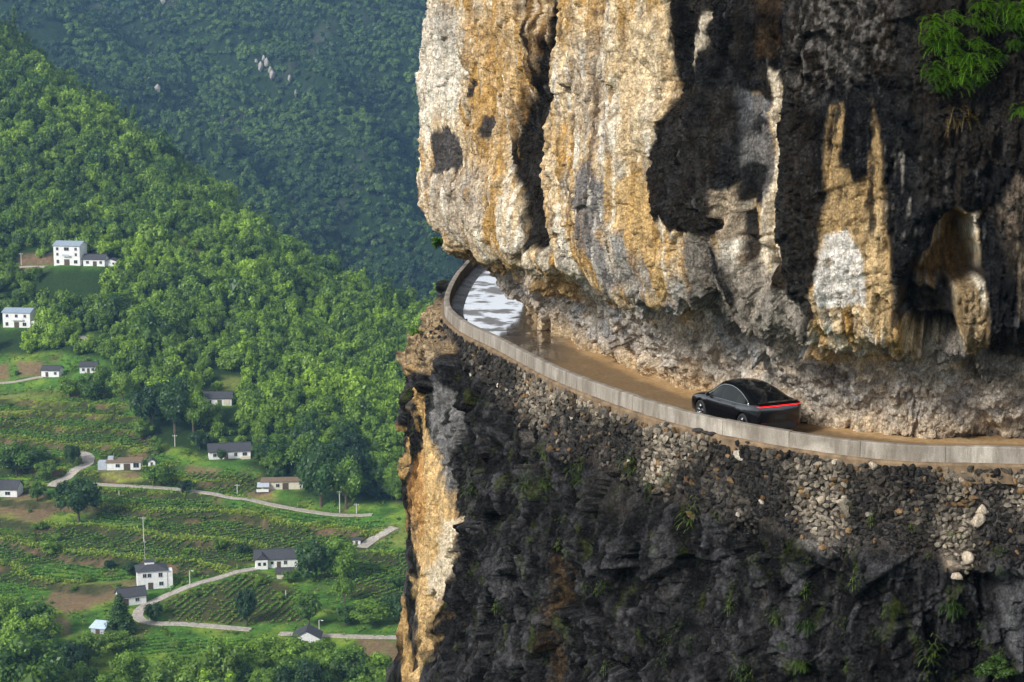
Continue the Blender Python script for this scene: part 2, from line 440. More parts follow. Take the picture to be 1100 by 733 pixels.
D += (.30 + .25 * und) * fa * (.8 + .2 * np.maximum(und, 1 - pale))
fa, fg = facets(x * 1.9, y * 1.9, z * 1.25, 66)
D += (.11 + .07 * und) * fa * (.9 + .1 * np.maximum(und, 1 - pale)) - .05 * (1 - smooth(0, .07, fg))
fa, fg = facets(x * 5.2, y * 5.2, z * 3.6, 67)
D += (.060 + .012 * und - .022 * pale * face) * fa - .02 * (1 - smooth(0, .1, fg))
vline = np.abs(fbm(s * .55 + .12 * nz_w, z * .045, z * 0, 3, 88)); hline = np.abs(fbm(s * .12, z * .5 + .3 * nz_w, z * 0, 3, 89))
vcrack = (1 - smooth(.0, .028, vline)) * smooth(-.2, .2, fbm(s * .5, z * .25, z * 0, 2, 90)); hcrack = (1 - smooth(0, .03, hline)) * smooth(.0, .25, fbm(s * .7, z * .5, z * 0, 2, 91))
D -= (.26 * vcrack + .16 * hcrack) * face
D += .22 * np.sign(fbm(s * .55 + .12 * nz_w, z * .045, z * 0, 3, 88)) * smooth(0, .10, vline) * (1 - smooth(.25, .5, vline)) * face * .5
# drip ribs running down the face
D += .17 * fbm(s * 2.2, z * .12, z * 0, 3, 68, .55, True) * face + .045 * fbm(s * 7.5, z * .7, z * 0, 2, 69, .55, True) * face
# pits in the pale limestone
pit = worley(x * 4.2, y * 4.2, z * 3.0, 63)[0]
D -= .12 * (1 - smooth(.12, .26, pit)) * pale * smooth(.05, .35, fbm(x * .8, y * .8, z * .8, 2, 64))
fade = smooth(0, 1.2, t)
# the road-side foot of the back wall stays behind the road edge
x2 = x + NRM[..., 0].ravel() * D * fade; y2 = y + NRM[..., 1].ravel() * D * fade; z2 = z + NRM[..., 2].ravel() * D * fade

# --- the rock's own colours, with shade painted into the cave
def mixc(c, col, m):
    m = np.clip(m, 0, 1)[:, None]; return c * (1 - m) + np.asarray(col, np.float32) * m
CREAM, OCHRE, WHITE, GREY, BLACK, RUST = (.66, .50, .30), (.50, .29, .085), (.80, .74, .63), (.25, .235, .21), (.0042, .0045, .0052), (.17, .085, .022)
st = fbm(s * 1.5, z * .16, z * 0, 4, 71); st2 = fbm(s * 3.8, z * .35, z * 0, 4, 72); nn = fbm(x * .8, y * .8, z * .5, 4, 73); fine = fbm(x * 5, y * 5, z * 3, 3, 74)
CREAM = (.74, .575, .36)
C = np.tile(np.float32(CREAM), (len(x), 1))
C = mixc(C, OCHRE, smooth(.0, .30, st + .35 * nn + .10) * .9)
C = mixc(C, WHITE, smooth(.05, .28, -st + .45 * st2 - .1 * nn) * .85)
C = mixc(C, (.085, .06, .04), np.clip(vcrack * .8 + hcrack * .5, 0, 1) * face)
C = mixc(C, GREY, smooth(.12, .42, fbm(x * .9, y * .9, z * .6, 4, 75)) * .75)
C = mixc(C, (.26, .18, .10), smooth(.08, .4, fine + .6 * st2) * .75)
C = mixc(C, (.78, .68, .50), smooth(.15, .4, fbm(s * 4.5, z * .5, y * 0, 3, 83) - .2 * fine) * .7)
C = mixc(C, (.06, .045, .03), smooth(.30, .46, fbm(s * 6, z * .45, y * 0, 4, 84) + .2 * fine) * .7)
C = mixc(C, WHITE, M([(455, 20), (478, -10), (505, 20), (500, 90), (475, 150), (452, 160)], 14) * .75 * smooth(-.25, .1, st2 + .3))
C = mixc(C, GREY, M([(470, 10), (500, 5), (500, 60), (482, 62)], 10) * .55)
C = mixc(C, OCHRE, M([(515, 20), (565, -10), (562, 130), (545, 240), (520, 180), (510, 90)], 16) * .7 * smooth(-.4, .2, st2 + .15))
C = mixc(C, (.42, .38, .33), M([(474, 185), (528, 180), (535, 240), (500, 262), (476, 248)], 12) * .65)
C = mixc(C, (.33, .29, .25), M([(632, 40), (668, 40), (672, 110), (690, 165), (650, 170), (630, 120)], 16) * .65 * smooth(-.35, .15, fine + .1))
C = mixc(C, CREAM, M([(690, 30), (735, 0), (722, 100), (700, 170), (690, 180), (682, 100)], 14) * .8)
# grey wash from the face down to the back wall
C = mixc(C, (.17, .17, .18), M([(640, 178), (662, 172), (676, 200), (668, 250), (690, 290), (672, 296), (640, 262), (634, 225)], 5) * .9)
C = mixc(C, (.30, .30, .30), M([(672, 232), (700, 245), (740, 300), (760, 345), (720, 340), (690, 300)], 9) * .85)
C = mixc(C, (.60, .40, .17), M([(676, 195), (702, 190), (712, 225), (732, 300), (716, 304), (694, 262), (680, 232)], 4) * .9)
# under the overhang: grey-tan scalloped limestone, ochre ceiling and foot
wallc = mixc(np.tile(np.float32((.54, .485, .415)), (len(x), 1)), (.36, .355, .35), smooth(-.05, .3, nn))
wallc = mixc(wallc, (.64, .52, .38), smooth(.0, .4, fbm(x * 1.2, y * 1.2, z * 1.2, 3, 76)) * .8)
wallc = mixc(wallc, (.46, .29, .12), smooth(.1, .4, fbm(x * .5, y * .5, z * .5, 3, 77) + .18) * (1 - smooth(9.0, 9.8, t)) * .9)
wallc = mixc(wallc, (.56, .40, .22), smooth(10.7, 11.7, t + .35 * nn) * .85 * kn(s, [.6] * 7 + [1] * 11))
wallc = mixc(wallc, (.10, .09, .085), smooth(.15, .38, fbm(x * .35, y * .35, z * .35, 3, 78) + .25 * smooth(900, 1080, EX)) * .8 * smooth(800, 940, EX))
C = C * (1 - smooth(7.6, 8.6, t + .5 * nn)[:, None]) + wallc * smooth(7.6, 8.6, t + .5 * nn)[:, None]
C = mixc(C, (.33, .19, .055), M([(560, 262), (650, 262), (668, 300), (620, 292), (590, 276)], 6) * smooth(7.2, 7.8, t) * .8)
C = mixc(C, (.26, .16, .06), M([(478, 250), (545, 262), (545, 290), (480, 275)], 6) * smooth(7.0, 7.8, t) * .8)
runs = fbm(s * 6.5, z * .09, z * 0, 4, 92); runs2 = fbm(s * 4.0 + .3 * nn, z * .07, z * 0, 4, 93)
C = mixc(C, (.11, .075, .045), smooth(.16, .34, runs) * .75 * face)
C = mixc(C, (.84, .77, .64), smooth(.14, .32, runs2 - .15 * fine) * .75 * face)
C = mixc(C, (.46, .24, .06), smooth(.16, .34, -runs2 + .1 * fine) * .55 * face)
# black algae curtains
bv = mixc(np.tile(np.float32(BLACK), (len(x), 1)), (.015, .0155, .0175), smooth(.0, .45, fine + .4 * nn) * .8)
bv = mixc(bv, (.10, .10, .10), smooth(.35, .55, fbm(s * 5, z * .7, y * .3, 3, 79) + .1 * r2) * .7)
def mixb(c, m): m = np.clip(m, 0, 1)[:, None]; return c * (1 - m) + bv * m
upm = face
C = mixb(C, M([(882, 84), (966, 84), (966, 200), (940, 240), (884, 200)], 5) * face)
C = mixb(C, M([(1046, 182), (1140, 176), (1140, 400), (1062, 384)], 5) * (1 - smooth(8.3, 9.3, t)) * .97)
C = mixc(C, RUST, M(GROOVE_BROWN, 4) * smooth(-.3, .25, st2 + .1) * .9)
C = mixb(C, M(GROOVE_BROWN, 4) * smooth(-.05, .3, st2 - nn * .3) * .9)
for poly, so in ((GROOVE, 2.5), (BLACK_W, 1.5), (BLACK_W2, 1.5), (BLACK_M, 2.5), (BLACK_IN, 2), (BLACK_R, 3)):
    C = mixb(C, M(poly, so) * (1 - smooth(8.3, 9.3, t)) * .98)
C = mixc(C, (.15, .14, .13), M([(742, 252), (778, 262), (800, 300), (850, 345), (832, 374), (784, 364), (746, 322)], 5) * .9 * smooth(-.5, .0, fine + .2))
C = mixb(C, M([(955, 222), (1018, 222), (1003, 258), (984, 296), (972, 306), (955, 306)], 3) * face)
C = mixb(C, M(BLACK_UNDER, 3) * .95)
C = mixb(C, M(CAVE2, 3) * .97)  # black in the lower cave hollow stands for its shade
for poly in ([(476, 150), (484, 138), (492, 139), (500, 150), (504, 165), (500, 185), (486, 188), (474, 180)], [(507, 90), (514, 80), (519, 90), (518, 98), (508, 98)], [(524, 126), (533, 120), (537, 135), (536, 152), (528, 156), (522, 142)], [(543, 104), (552, 98), (550, 106)]):
    C = mixc(C, (.045, .045, .05), M(poly, 1.5) * .95)
# pale windows in the black
C = mixb(C, M([(738, -400), (858, -400), (842, 84), (800, 96), (727, 96)], 2.5) * .98)
C = mixc(C, (.70, .60, .45), M([(752, 52), (764, 5), (767, 10), (762, 50), (744, 78)], 1.5) * .8)
C = mixb(C, M([(793, -400), (852, -400), (842, 74), (826, 74), (816, 66), (800, 78)], 3) * .97)
C = mixc(C, (.085, .05, .02), M([(797, -400), (836, -400), (828, 62), (806, 62)], 4) * smooth(-.3, .2, nn + .1) * .85)
C = mixb(C, M([(782, 150), (800, 150), (800, 200), (784, 200)], 3) * .9)
C = mixb(C, M([(826, -400), (862, -400), (846, 70), (835, 120), (826, 70)], 4) * smooth(-.5, .0, fine) * .95)
C = mixb(C, M([(797, 225), (808, 228), (813, 288), (802, 305), (795, 262)], 2) * .95)
C = mixc(C, (.16, .165, .175), M([(798, 95), (818, 110), (822, 180), (816, 232), (797, 200), (798, 150)], 3) * .9)
C = mixc(C, (.72, .62, .47), M([(818, 72), (826, 75), (832, 130), (833, 210), (825, 262), (812, 295), (806, 285), (816, 220), (822, 160)], 2) * .95)
C = mixc(C, (.47, .37, .26), M([(782, 200), (797, 200), (796, 260), (784, 262)], 2.5) * .9)
C = mixb(C, M([(793, 186), (800, 176), (812, 178), (816, 196), (812, 222), (796, 215)], 2.0) * .95)
C = mixb(C, M([(803, 122), (812, 120), (818, 130), (812, 142), (803, 140)], 1.5) * .9)
C = mixc(C, (.38, .33, .27), M([(784, 275), (812, 285), (822, 310), (818, 340), (795, 318)], 4) * .85)
C = mixc(C, (.36, .32, .27), M([(818, 298), (850, 322), (872, 345), (850, 352), (822, 335)], 4) * .8)
C = mixc(C, (.44, .30, .14), M([(893, 122), (912, 112), (912, 180), (925, 196), (936, 185), (938, 110), (950, 150), (956, 250), (960, 340), (946, 350), (930, 330), (890, 330), (888, 260), (894, 200)], 3) * .93 * smooth(85, 150, EY + 40 * fine + 30 * nn))
C = mixb(C, M(BLACK_IN, 2) * .95)
C = mixc(C, (.80, .76, .70), M([(893, 252), (915, 250), (930, 275), (932, 326), (884, 326), (886, 300)], 3) * .93 * smooth(-.6, -.1, fine))
C = mixc(C, (.62, .45, .24), M([(930, 218), (948, 215), (953, 300), (966, 345), (956, 356), (940, 335), (930, 290)], 3) * .7)
C = mixb(C, M([(890, 110), (960, 110), (960, 250), (890, 250)], 6) * smooth(.05, .3, fbm(s * 3, z * .5, y * 0, 4, 85) + .2 * fine) * .9)
C = mixb(C, M([(955, 120), (985, 120), (985, 350), (960, 345)], 4) * .9)
C = mixc(C, (.22, .12, .03), M([(1030, 232), (1040, 235), (1044, 262), (1054, 300), (1040, 306), (1000, 305), (980, 298), (1000, 285), (1015, 270), (1025, 262)], 3) * .9)  # cave ochre darkened so the hollow looks less lit
C = mixc(C, (.26, .18, .09), M([(1026, 308), (1046, 304), (1056, 340), (1060, 370), (1034, 372), (1028, 345)], 3) * .93)
C = mixc(C, (.17, .13, .095), M([(1068, 222), (1090, 185), (1130, 190), (1130, 330), (1100, 300), (1078, 262)], 4) * .75 * smooth(-.35, .15, fine + .3 * nn))
C = mixc(C, (.36, .28, .19), M([(1088, 260), (1104, 262), (1104, 345), (1092, 330)], 4) * .7)
C = mixc(C, (.24, .22, .19), M([(955, 150), (1010, 160), (1015, 230), (985, 260), (960, 240)], 8) * smooth(.15, .4, fbm(s * 6, z * .8, y * 0, 3, 80)) * .85)
C = mixc(C, (.17, .155, .14), M([(880, -400), (1000, -400), (960, 60), (880, 110), (850, 100)], 18) * smooth(.0, .35, fine + .2 * r2) * .8)
# black runs beyond the frame, broad dark and pale bands
far = np.clip(smooth(1100, 1130, EX), 0, 1) * face
C = mixb(C, far * smooth(-.15, .1, fbm(s * .25, z * .02, z * 0, 3, 81)) * .95)
C *= (1 + .30 * fbm(x * 2.4, y * 2.4, z * 1.4, 3, 82) + .25 * fbm(x * 6, y * 6, z * 3, 2, 86))[:, None]
C = np.clip(C, .005, .82)

def rock_material(name, bump_s=1.0):
    m = NT(name); v = m.coords()
    a = m.attr('Col').outputs['Color']
    n1 = m.noise(2.6, 9, .65, v, .6); n2 = m.noise(16, 6, .65, m.coords((1, 1, .6)))
    c = m.mix(1.0, a, m.ramp(n1, [(.28, .5), (.5, 1.0), (.72, 1.4)]), 'MULTIPLY')
    c = m.mix(1.0, c, m.ramp(n2, [(.3, .5), (.5, 1.0), (.7, 1.4)]), 'MULTIPLY')
    c = m.mix(1.0, c, m.ramp(m.noise(2.2, 6, .7, m.coords((2.2, 2.2, .22))), [(.3, .6), (.5, 1.0), (.7, 1.35)]), 'MULTIPLY')
    vs_ = m.n.new('ShaderNodeTexVoronoi'); vs_.inputs['Scale'].default_value = 9; m.t.links.new(v, vs_.inputs['Vector'])
    speck = m.ramp(vs_.outputs['Distance'], [(.0, 1.0), (.10, 1.0), (.16, 0.0)])
    sel = m.ramp(m.noise(5, 3, .5, v), [(.52, 0.0), (.62, 1.0)])
    c = m.mix(m.math('MULTIPLY', speck, m.math('MULTIPLY', sel, .75)), c, (.035, .03, .025))
    m.p('Base Color', c)
    lum = m.n.new('ShaderNodeRGBToBW'); m.set(lum.inputs[0], a)
    m.p('Roughness', m.ramp(lum.outputs[0], [(.0, .27), (.05, .45), (.2, .9)]))
    m.p('Specular IOR Level', m.math('MULTIPLY', m.ramp(m.noise(1.1, 4, .6, v), [(.42, .10), (.64, .75)]), .38))
    ve = m.n.new('ShaderNodeTexVoronoi'); ve.feature = 'DISTANCE_TO_EDGE'; ve.inputs['Scale'].default_value = 4.5
    wv = m.n.new('ShaderNodeVectorMath'); wv.operation = 'ADD'; m.t.links.new(v, wv.inputs[0])
    nv_ = m.n.new('ShaderNodeTexNoise'); nv_.inputs['Scale'].default_value = 3; nv_.inputs['Detail'].default_value = 4; m.t.links.new(v, nv_.inputs['Vector'])
    sv_ = m.n.new('ShaderNodeVectorMath'); sv_.operation = 'SCALE'; sv_.inputs['Scale'].default_value = .5; m.t.links.new(nv_.outputs['Color'], sv_.inputs[0]); m.t.links.new(sv_.outputs[0], wv.inputs[1]); m.t.links.new(wv.outputs[0], ve.inputs['Vector'])
    crack = m.ramp(ve.outputs['Distance'], [(.0, 0.0), (.06, 1.0)])
    h = m.math('ADD', m.math('MULTIPLY', m.noise(7, 8, .65, v, .4), 1.0), m.math('MULTIPLY', vs_.outputs['Distance'], .35))
    h = m.math('ADD', h, m.math('MULTIPLY', crack, .30))
    h = m.math('ADD', h, m.math('MULTIPLY', m.noise(26, 5, .6, v), .35))
    m.bump(h, 1.0 * bump_s, .12)
    return m.m
M_ROCK = rock_material('limestone')
UP_V = np.c_[x2, y2, z2]
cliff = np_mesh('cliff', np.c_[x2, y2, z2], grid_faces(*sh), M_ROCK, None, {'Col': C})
tag(cliff, 'overhanging limestone cliff streaked cream, ochre and black above the cut road', 'cliff', kind='structure')

# ---------------------------------------------------------------- lower face
b1 = kn(s_rows, [.35, .35, .35, .35, .35, .35, .35, .35, .35, .4, .5, .7, .7, .7, .8, .8, .8, .8])
b2 = kn(s_rows, [.9, .9, .9, .9, .9, .9, .9, .9, .9, .9, 1.1, 1.6, 1.7, 1.6, 1.5, 1.5, 1.5, 1.5])
b3 = kn(s_rows, [1.0, 1.0, 1.0, 1.0, 1.0, 1.0, 1.0, 1.0, 1.0, .9, 1.1, 1.9, 2.0, 1.9, 1.5, 1.5, 1.5, 1.5])
keys = [(np.full_like(b1, -1.5), -15.1), (np.full_like(b1, .08), -14.88), (b1, -16.2), (b2, -18.6), (b3, -21.), (b3 + .1, -24.), (b3 - .3, -28.), (b3 + .3, -34.), (b3 + 6, -70.), (b3 + 22, -130.), (b3 + 50, -205.)]
t_lo = rows_between([(0, 1, 6), (1, 2, 22), (2, 3, 42), (3, 4, 50), (4, 5, 60), (5, 6, 70), (6, 7, 60), (7, 8, 40), (8, 10, 30)])
X, Y, Z, SS = sheet(keys, t_lo)
NRL = grid_normals(X, Y, Z); shl = X.shape
x, y, z, s = [a.ravel().astype(np.float32) for a in (X, Y, Z, SS)]
t = np.repeat(t_lo[None, :], len(s_rows), 0).ravel()
EX, EY = proj(x, y, z)
ex = EX + warp(8, .6, 101) + warp(4, 2.4, 103); ey = EY + warp(14, .5, 102) + warp(5, 2.4, 104)
drop = -14.86 - z
stone_h = kn(s, [3.4, 3.4, 3.4, 3.4, 3.3, 3.1, 2.9, 2.6, 2.3, 1.7, .7, .0, 0, 0, 0, 0, 0, 0])
stone_zone = 1 - smooth(-.35, .25, drop - stone_h)
nnl = fbm(x * .8, y * .8, z * .6, 3, 110)
D = .45 * fbm(x * .3, y * .3, z * .18, 3, 111) + .5 * fbm(s * .35, z * .1, z * 0, 3, 112)
f1, f2, cid = worley(x * .75 + .5 * fbm(x * .7, y * .7, z * .7, 2, 5), y * .75, z * .6 + .5 * fbm(x * .7, y * .7, z * .7, 2, 6), 113)
D += .42 * (cid - .45) * smooth(.0, .25, f2 - f1)
f1, f2, cid = worley(x * 2.1, y * 2.1, z * 1.6, 114)
fa, fg = facets(x * .5, y * .5, z * .42, 128)
D += .80 * fa - .14 * (1 - smooth(0, .06, fg))
fa1 = fa
fa, fg = facets(x * 1.5 + .3 * nnl, y * 1.5, z * 1.1, 118)
D += .22 * fa - .12 * (1 - smooth(0, .07, fg))
fa2, fg2 = fa, fg
fa, fg = facets(x * 3.8, y * 3.8, z * 2.8, 119)
D += .075 * fa - .04 * (1 - smooth(0, .08, fg))
fa3, fg3 = fa, fg
fa, fg = facets(x * 8.5, y * 8.5, z * 6.5, 120)
D += .055 * fa - .02 * (1 - smooth(0, .09, fg))
fa4 = fa
D += .13 * fbm(x * 1.4, y * 1.4, z * .8, 3, 115, .55, True) + .085 * fbm(x * 4, y * 4, z * 2.6, 3, 116, .6, True)
g1, g2, gid = worley(x * 5, y * 5, z * 4, 117)
D += .05 * (gid - .5) - .04 * g1
D += .35 * M([(1060, 540), (1130, 530), (1130, 640), (1085, 650), (1050, 600)], 10) - .5 * M([(1045, 590), (1085, 640), (1075, 660), (1040, 625)], 7)
D -= .35 * M([(770, 550), (820, 565), (815, 600), (770, 590)], 9)
D += .5 * M([(460, 470), (480, 560), (492, 560), (470, 700), (440, 740), (436, 600)], 18)
D *= 1 - .55 * M([(440, 440), (470, 450), (495, 560), (480, 640), (450, 740), (436, 740)], 12)
D *= smooth(.95, 1.5, t) * (1 - .75 * stone_zone)
D -= .12 * stone_zone * smooth(1.0, 1.3, t)
nx, ny, nz = [NRL[..., i].ravel() for i in range(3)]
x2, y2, z2 = x + nx * D, y + ny * D, z + nz * D
LOW_P = (np.c_[x2, y2, z2].reshape(*shl, 3), NRL, s_rows, EX.reshape(shl), EY.reshape(shl), drop.reshape(shl), stone_zone.reshape(shl))
nn = fbm(x * .7, y * .7, z * .4, 4, 121); fine = fbm(x * 4.5, y * 4.5, z * 3, 3, 122); st = fbm(s * 1.4, z * .2, z * 0, 4, 123); st2 = fbm(s * 4, z * .4, z * 0, 4, 124)
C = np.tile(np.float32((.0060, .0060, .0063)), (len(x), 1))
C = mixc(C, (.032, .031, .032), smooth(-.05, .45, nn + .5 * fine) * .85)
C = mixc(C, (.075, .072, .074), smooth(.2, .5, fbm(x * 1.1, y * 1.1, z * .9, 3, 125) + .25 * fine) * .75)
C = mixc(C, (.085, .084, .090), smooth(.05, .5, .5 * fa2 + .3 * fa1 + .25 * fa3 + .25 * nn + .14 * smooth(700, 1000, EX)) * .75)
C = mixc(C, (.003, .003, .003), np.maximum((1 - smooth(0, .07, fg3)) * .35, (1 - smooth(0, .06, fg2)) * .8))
C = mixc(C, (.004, .004, .004), smooth(.0, .25, fbm(x * .35, y * .35, z * .3, 3, 129)) * .75)
lr = fbm(s * 5.0, z * .12, z * 0, 4, 141)
C = mixc(C, (.003, .003, .003), smooth(.02, .3, lr) * .7)
C = mixc(C, (.050, .049, .049), smooth(.15, .34, -lr + .15 * fine) * .6)
C = mixc(C, (.08, .052, .028), smooth(.28, .5, st2 + .2 * nn) * .45)
C = mixc(C, (.045, .060, .012), smooth(.16, .42, fbm(x * 1.5, y * 1.5, z * .6, 4, 126)) * .6)
def sh_(poly, col, so, k=.9, nz_=None):
    global C
    C = mixc(C, col, M(poly, so) * k * (1 if nz_ is None else nz_))
sh_([(476, 322), (490, 345), (486, 375), (470, 400), (455, 400), (440, 395), (455, 350), (468, 335)], (.42, .30, .17), 5, .85, smooth(-.5, .1, fine + .2))
sh_([(476, 322), (490, 345), (486, 375), (470, 400), (455, 400), (440, 395), (455, 350), (468, 335)], (.05, .038, .026), 6, .85, smooth(-.02, .2, fine + .7 * st2))
sh_([(470, 335), (484, 345), (478, 380), (466, 390)], (.58, .46, .30), 5, .7, smooth(.0, .25, st2 - .3 * fine))
sh_([(484, 350), (500, 352), (505, 368), (490, 372)], (.36, .31, .26), 4, .7)
sh_([(466, 415), (490, 418), (490, 470), (484, 545), (474, 545), (468, 490), (462, 450)], (.21, .205, .20), 4, .85, smooth(-.3, .15, st2 + .3 * fine + .1))
sh_([(455, 462), (468, 470), (478, 520), (488, 556), (500, 560), (494, 590), (486, 612), (478, 640), (466, 690), (458, 735), (449, 740), (456, 660), (452, 600), (448, 560), (450, 520)], (.66, .45, .21), 3.5, .95, smooth(-.6, -.15, st2))
sh_([(478, 556), (500, 560), (488, 612), (472, 655), (466, 620)], (.72, .62, .46), 4, .85)
sh_([(446, 500), (456, 480), (462, 540), (454, 590), (448, 560)], (.40, .19, .05), 5, .7)
for a in ([(433, 440), (437, 440), (439, 520), (435, 520)], [(447, 395), (452, 395), (456, 470), (450, 470)], [(438, 620), (443, 620), (446, 740), (438, 740)]):
    sh_(a, (.50, .32, .13), 1.8, .9)
sh_([(552, 420), (640, 420), (640, 470), (590, 490), (560, 470)], (.22, .20, .175), 16, .6, smooth(-.1, .3, st2))
sh_([(598, 600), (607, 600), (604, 740), (597, 740)], (.12, .075, .035), 5, .55, smooth(-.3, .2, fine))
sh_([(680, 430), (700, 500), (670, 560), (640, 540)], (.06, .056, .05), 10, .5)
sh_([(1010, 560), (1045, 560), (1048, 610), (1015, 612)], (.42, .33, .24), 5, .8)
sh_([(855, 560), (905, 560), (900, 600), (860, 590)], (.26, .24, .22), 8, .7)
sh_([(1058, 545), (1130, 540), (1130, 740), (1085, 700), (1060, 600)], (.10, .10, .105), 6, .75)
sh_([(760, 528), (815, 535), (815, 560), (765, 555)], (.085, .085, .095), 5, .7)
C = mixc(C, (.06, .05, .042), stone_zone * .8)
C *= (1 + .22 * fbm(x * 2.2, y * 2.2, z * 1.6, 3, 127))[:, None]
C = np.clip(C, .007, .8)
LO_V = np.c_[x2, y2, z2]
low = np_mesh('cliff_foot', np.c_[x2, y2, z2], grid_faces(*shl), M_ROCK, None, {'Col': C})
tag(low, 'dark wet rock face dropping away below the stone wall of the road', 'cliff', kind='structure')

# ---------------------------------------------------------------- road
so = s_rows[(s_rows > 2) & (s_rows < S_END - 1)][::2]
offs = np.linspace(-.02, -7.0, 60)
SSr, OO = np.meshgrid(so, offs, indexing='ij')
Xr, Yr = plan(SSr, OO)
xr, yr, sr, orr = Xr.ravel(), Yr.ravel(), SSr.ravel(), OO.ravel()
zr = ROAD_Z + .022 * fbm(xr * .5, yr * .5, xr * 0, 3, 131) + .012 * fbm(xr * 3, yr * 3, xr * 0, 3, 132)
EXr, EYr = proj(xr, yr, zr)
zr0 = zr
wetfar = smooth(KS[9] - 2.6, KS[9] + 1.8, sr + 1.8 * (orr + 3) + 1.2 * fbm(xr * .6, yr * .6, xr * 0, 3, 133))
edge_dark = smooth(-4.3, -3.5, orr + .6 * fbm(xr * .5, yr * .5, xr * 0, 4, 134))  # darker tone on the parapet side of the road
puddle = wetfar * (.30 + .70 * smooth(-.16, .04, fbm(xr * .5, yr * .45, xr * 0, 4, 135) + .30 * fbm(xr * 2.2, yr * 1.6, xr * 0, 3, 138)))
zr = np.where(puddle > 0, ROAD_Z + (zr - ROAD_Z) * (1 - .97 * puddle), zr)
Cr = np.tile(np.float32((.40, .255, .115)), (len(xr), 1))
Cr = mixc(Cr, (.50, .36, .20), smooth(-.1, .4, fbm(xr * .8, yr * .8, xr * 0, 4, 136)) * .7)
Cr = mixc(Cr, (.13, .085, .045), edge_dark * .75)
Cr = mixc(Cr, (.20, .14, .09), smooth(.1, .4, fbm(sr * .8, orr * 3, xr * 0, 4, 137)) * .5)
Cr = mixc(Cr, (.05, .04, .03), wetfar * .9)
m = NT('muddy_concrete'); v = m.coords()
c = m.mix(1.0, m.attr('Col').outputs['Color'], m.ramp(m.noise(5, 8, .65, v), [(.3, .7), (.7, 1.25)]), 'MULTIPLY')
wet = m.attr('wet').outputs['Fac']
m.p('Base Color', c)
m.p('Roughness', m.math('SUBTRACT', .82, m.math('MULTIPLY', wet, .74)))
m.p('Specular IOR Level', m.math('ADD', .35, m.math('MULTIPLY', wet, .65))); m.p('Coat Weight', m.math('MULTIPLY', wet, 1.0)); m.p('Coat Roughness', .06)
bh = m.math('MULTIPLY', m.noise(9, 7, .65, v), m.math('SUBTRACT', 1.0, m.math('MULTIPLY', wet, .985)))
m.bump(bh, .6, .03)
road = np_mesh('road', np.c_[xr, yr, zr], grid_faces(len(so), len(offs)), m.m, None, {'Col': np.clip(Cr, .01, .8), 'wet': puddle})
tag(road, 'narrow muddy road cut into the cliff, wet at its far bend', 'road', kind='structure')

# ---------------------------------------------------------------- parapet
def concrete(name, base=(.33, .295, .25)):
    m = NT(name); v = m.coords()
    c = m.mix(m.ramp(m.noise(1.1, 6, .6, m.coords((1, 1, .35))), [(.35, 0.0), (.65, 1.0)]), base, (base[0] * .58, base[1] * .56, base[2] * .53))
    c = m.mix(m.ramp(m.noise(.45, 3, .5, v), [(.58, 0.0), (.68, .6)]), c, (.52, .47, .40))
    c = m.mix(m.ramp(m.noise(3, 7, .7, m.coords((1, 1, .15))), [(.48, 0.0), (.70, .85)]), c, (.12, .095, .07))
    c = m.mix(1.0, c, m.ramp(m.noise(22, 5, .7, v), [(.3, .75), (.7, 1.2)]), 'MULTIPLY')
    m.p('Base Color', c); m.p('Roughness', .82)
    m.bump(m.noise(14, 7, .7, v), .5, .02)
    return m.m
M_CONC = concrete('weathered_concrete'); M_LEDGE = simple_mat('muddy_footing', (.17, .115, .065), .9, noise=(2.2, .5, 1.5), bump=(8, .6, .03))
parapet = thing('parapet_wall', 'weathered concrete parapet along the outer edge of the cliff road', 'wall', (*[float(a) for a in plan(KS[5])], ROAD_Z))
def sweep(section, s0, s1, name, mat, parent, step=.15, wob=.012, seed=0, closed=True):
    """section: list of (offset, z) going round; swept along the road edge"""
    base = Vector(parent.location) if parent else Vector((0, 0, 0))
    n = max(2, int((s1 - s0) / step)); ss = np.linspace(s0, s1, n); k = len(section)
    vs_, P = [], []
    for o, zz in section:
        px_, py_ = plan(ss, o); P.append(np.stack([px_, py_, np.full(n, zz)], -1))
    P = np.stack(P, 1).reshape(-1, 3)
    P += wob * np.stack([fbm(P[:, 0] * 2, P[:, 1] * 2, P[:, 2] * 2, 2, seed + i) for i in range(3)], 1)
    P -= np.array(base)
    fs = [(i * k + j, (i + 1) * k + j, (i + 1) * k + (j + 1) % k, i * k + (j + 1) % k) for i in range(n - 1) for j in range(k)]
    mb = MB(); mb.add([tuple(p) for p in P], fs)
    mb.f.append(tuple(range(k))); mb.f.append(tuple((n - 1) * k + j for j in range(k))[::-1])
    return mb.build(name, mat, parent, smooth_shade=False)
zb, zt = ROAD_Z - .12, TOP_Z
pos = 1.5; rr = random.Random(3)
while pos < KS[15]:
    ln = rr.uniform(2.3, 3.0)
    dz = rr.uniform(-.012, .012); do = rr.uniform(-.012, .012)
    sec = [(-.31, zb), (-.30, zt - .03), (-.28, zt)] + [(-.16, zt + .008)] + [(-.035, zt), (-.005, zt - .03), (.012, zb - .05)]
    sec = [(o + do, zz + (dz if zz > -14.9 else 0)) for o, zz in sec]
    sweep(sec, pos, min(pos + ln - .018, KS[15]), 'panel', M_CONC, parapet, seed=int(pos * 10))
    pos += ln
sweep([(-.6, -15.5), (-.6, zb + .02), (.03, TOP_Z - .55), (.13, TOP_Z - .57), (.16, TOP_Z - .64), (.14, -15.5)], 1.5, KS[15], 'footing', M_LEDGE, parapet, step=.08, wob=.025, seed=5)

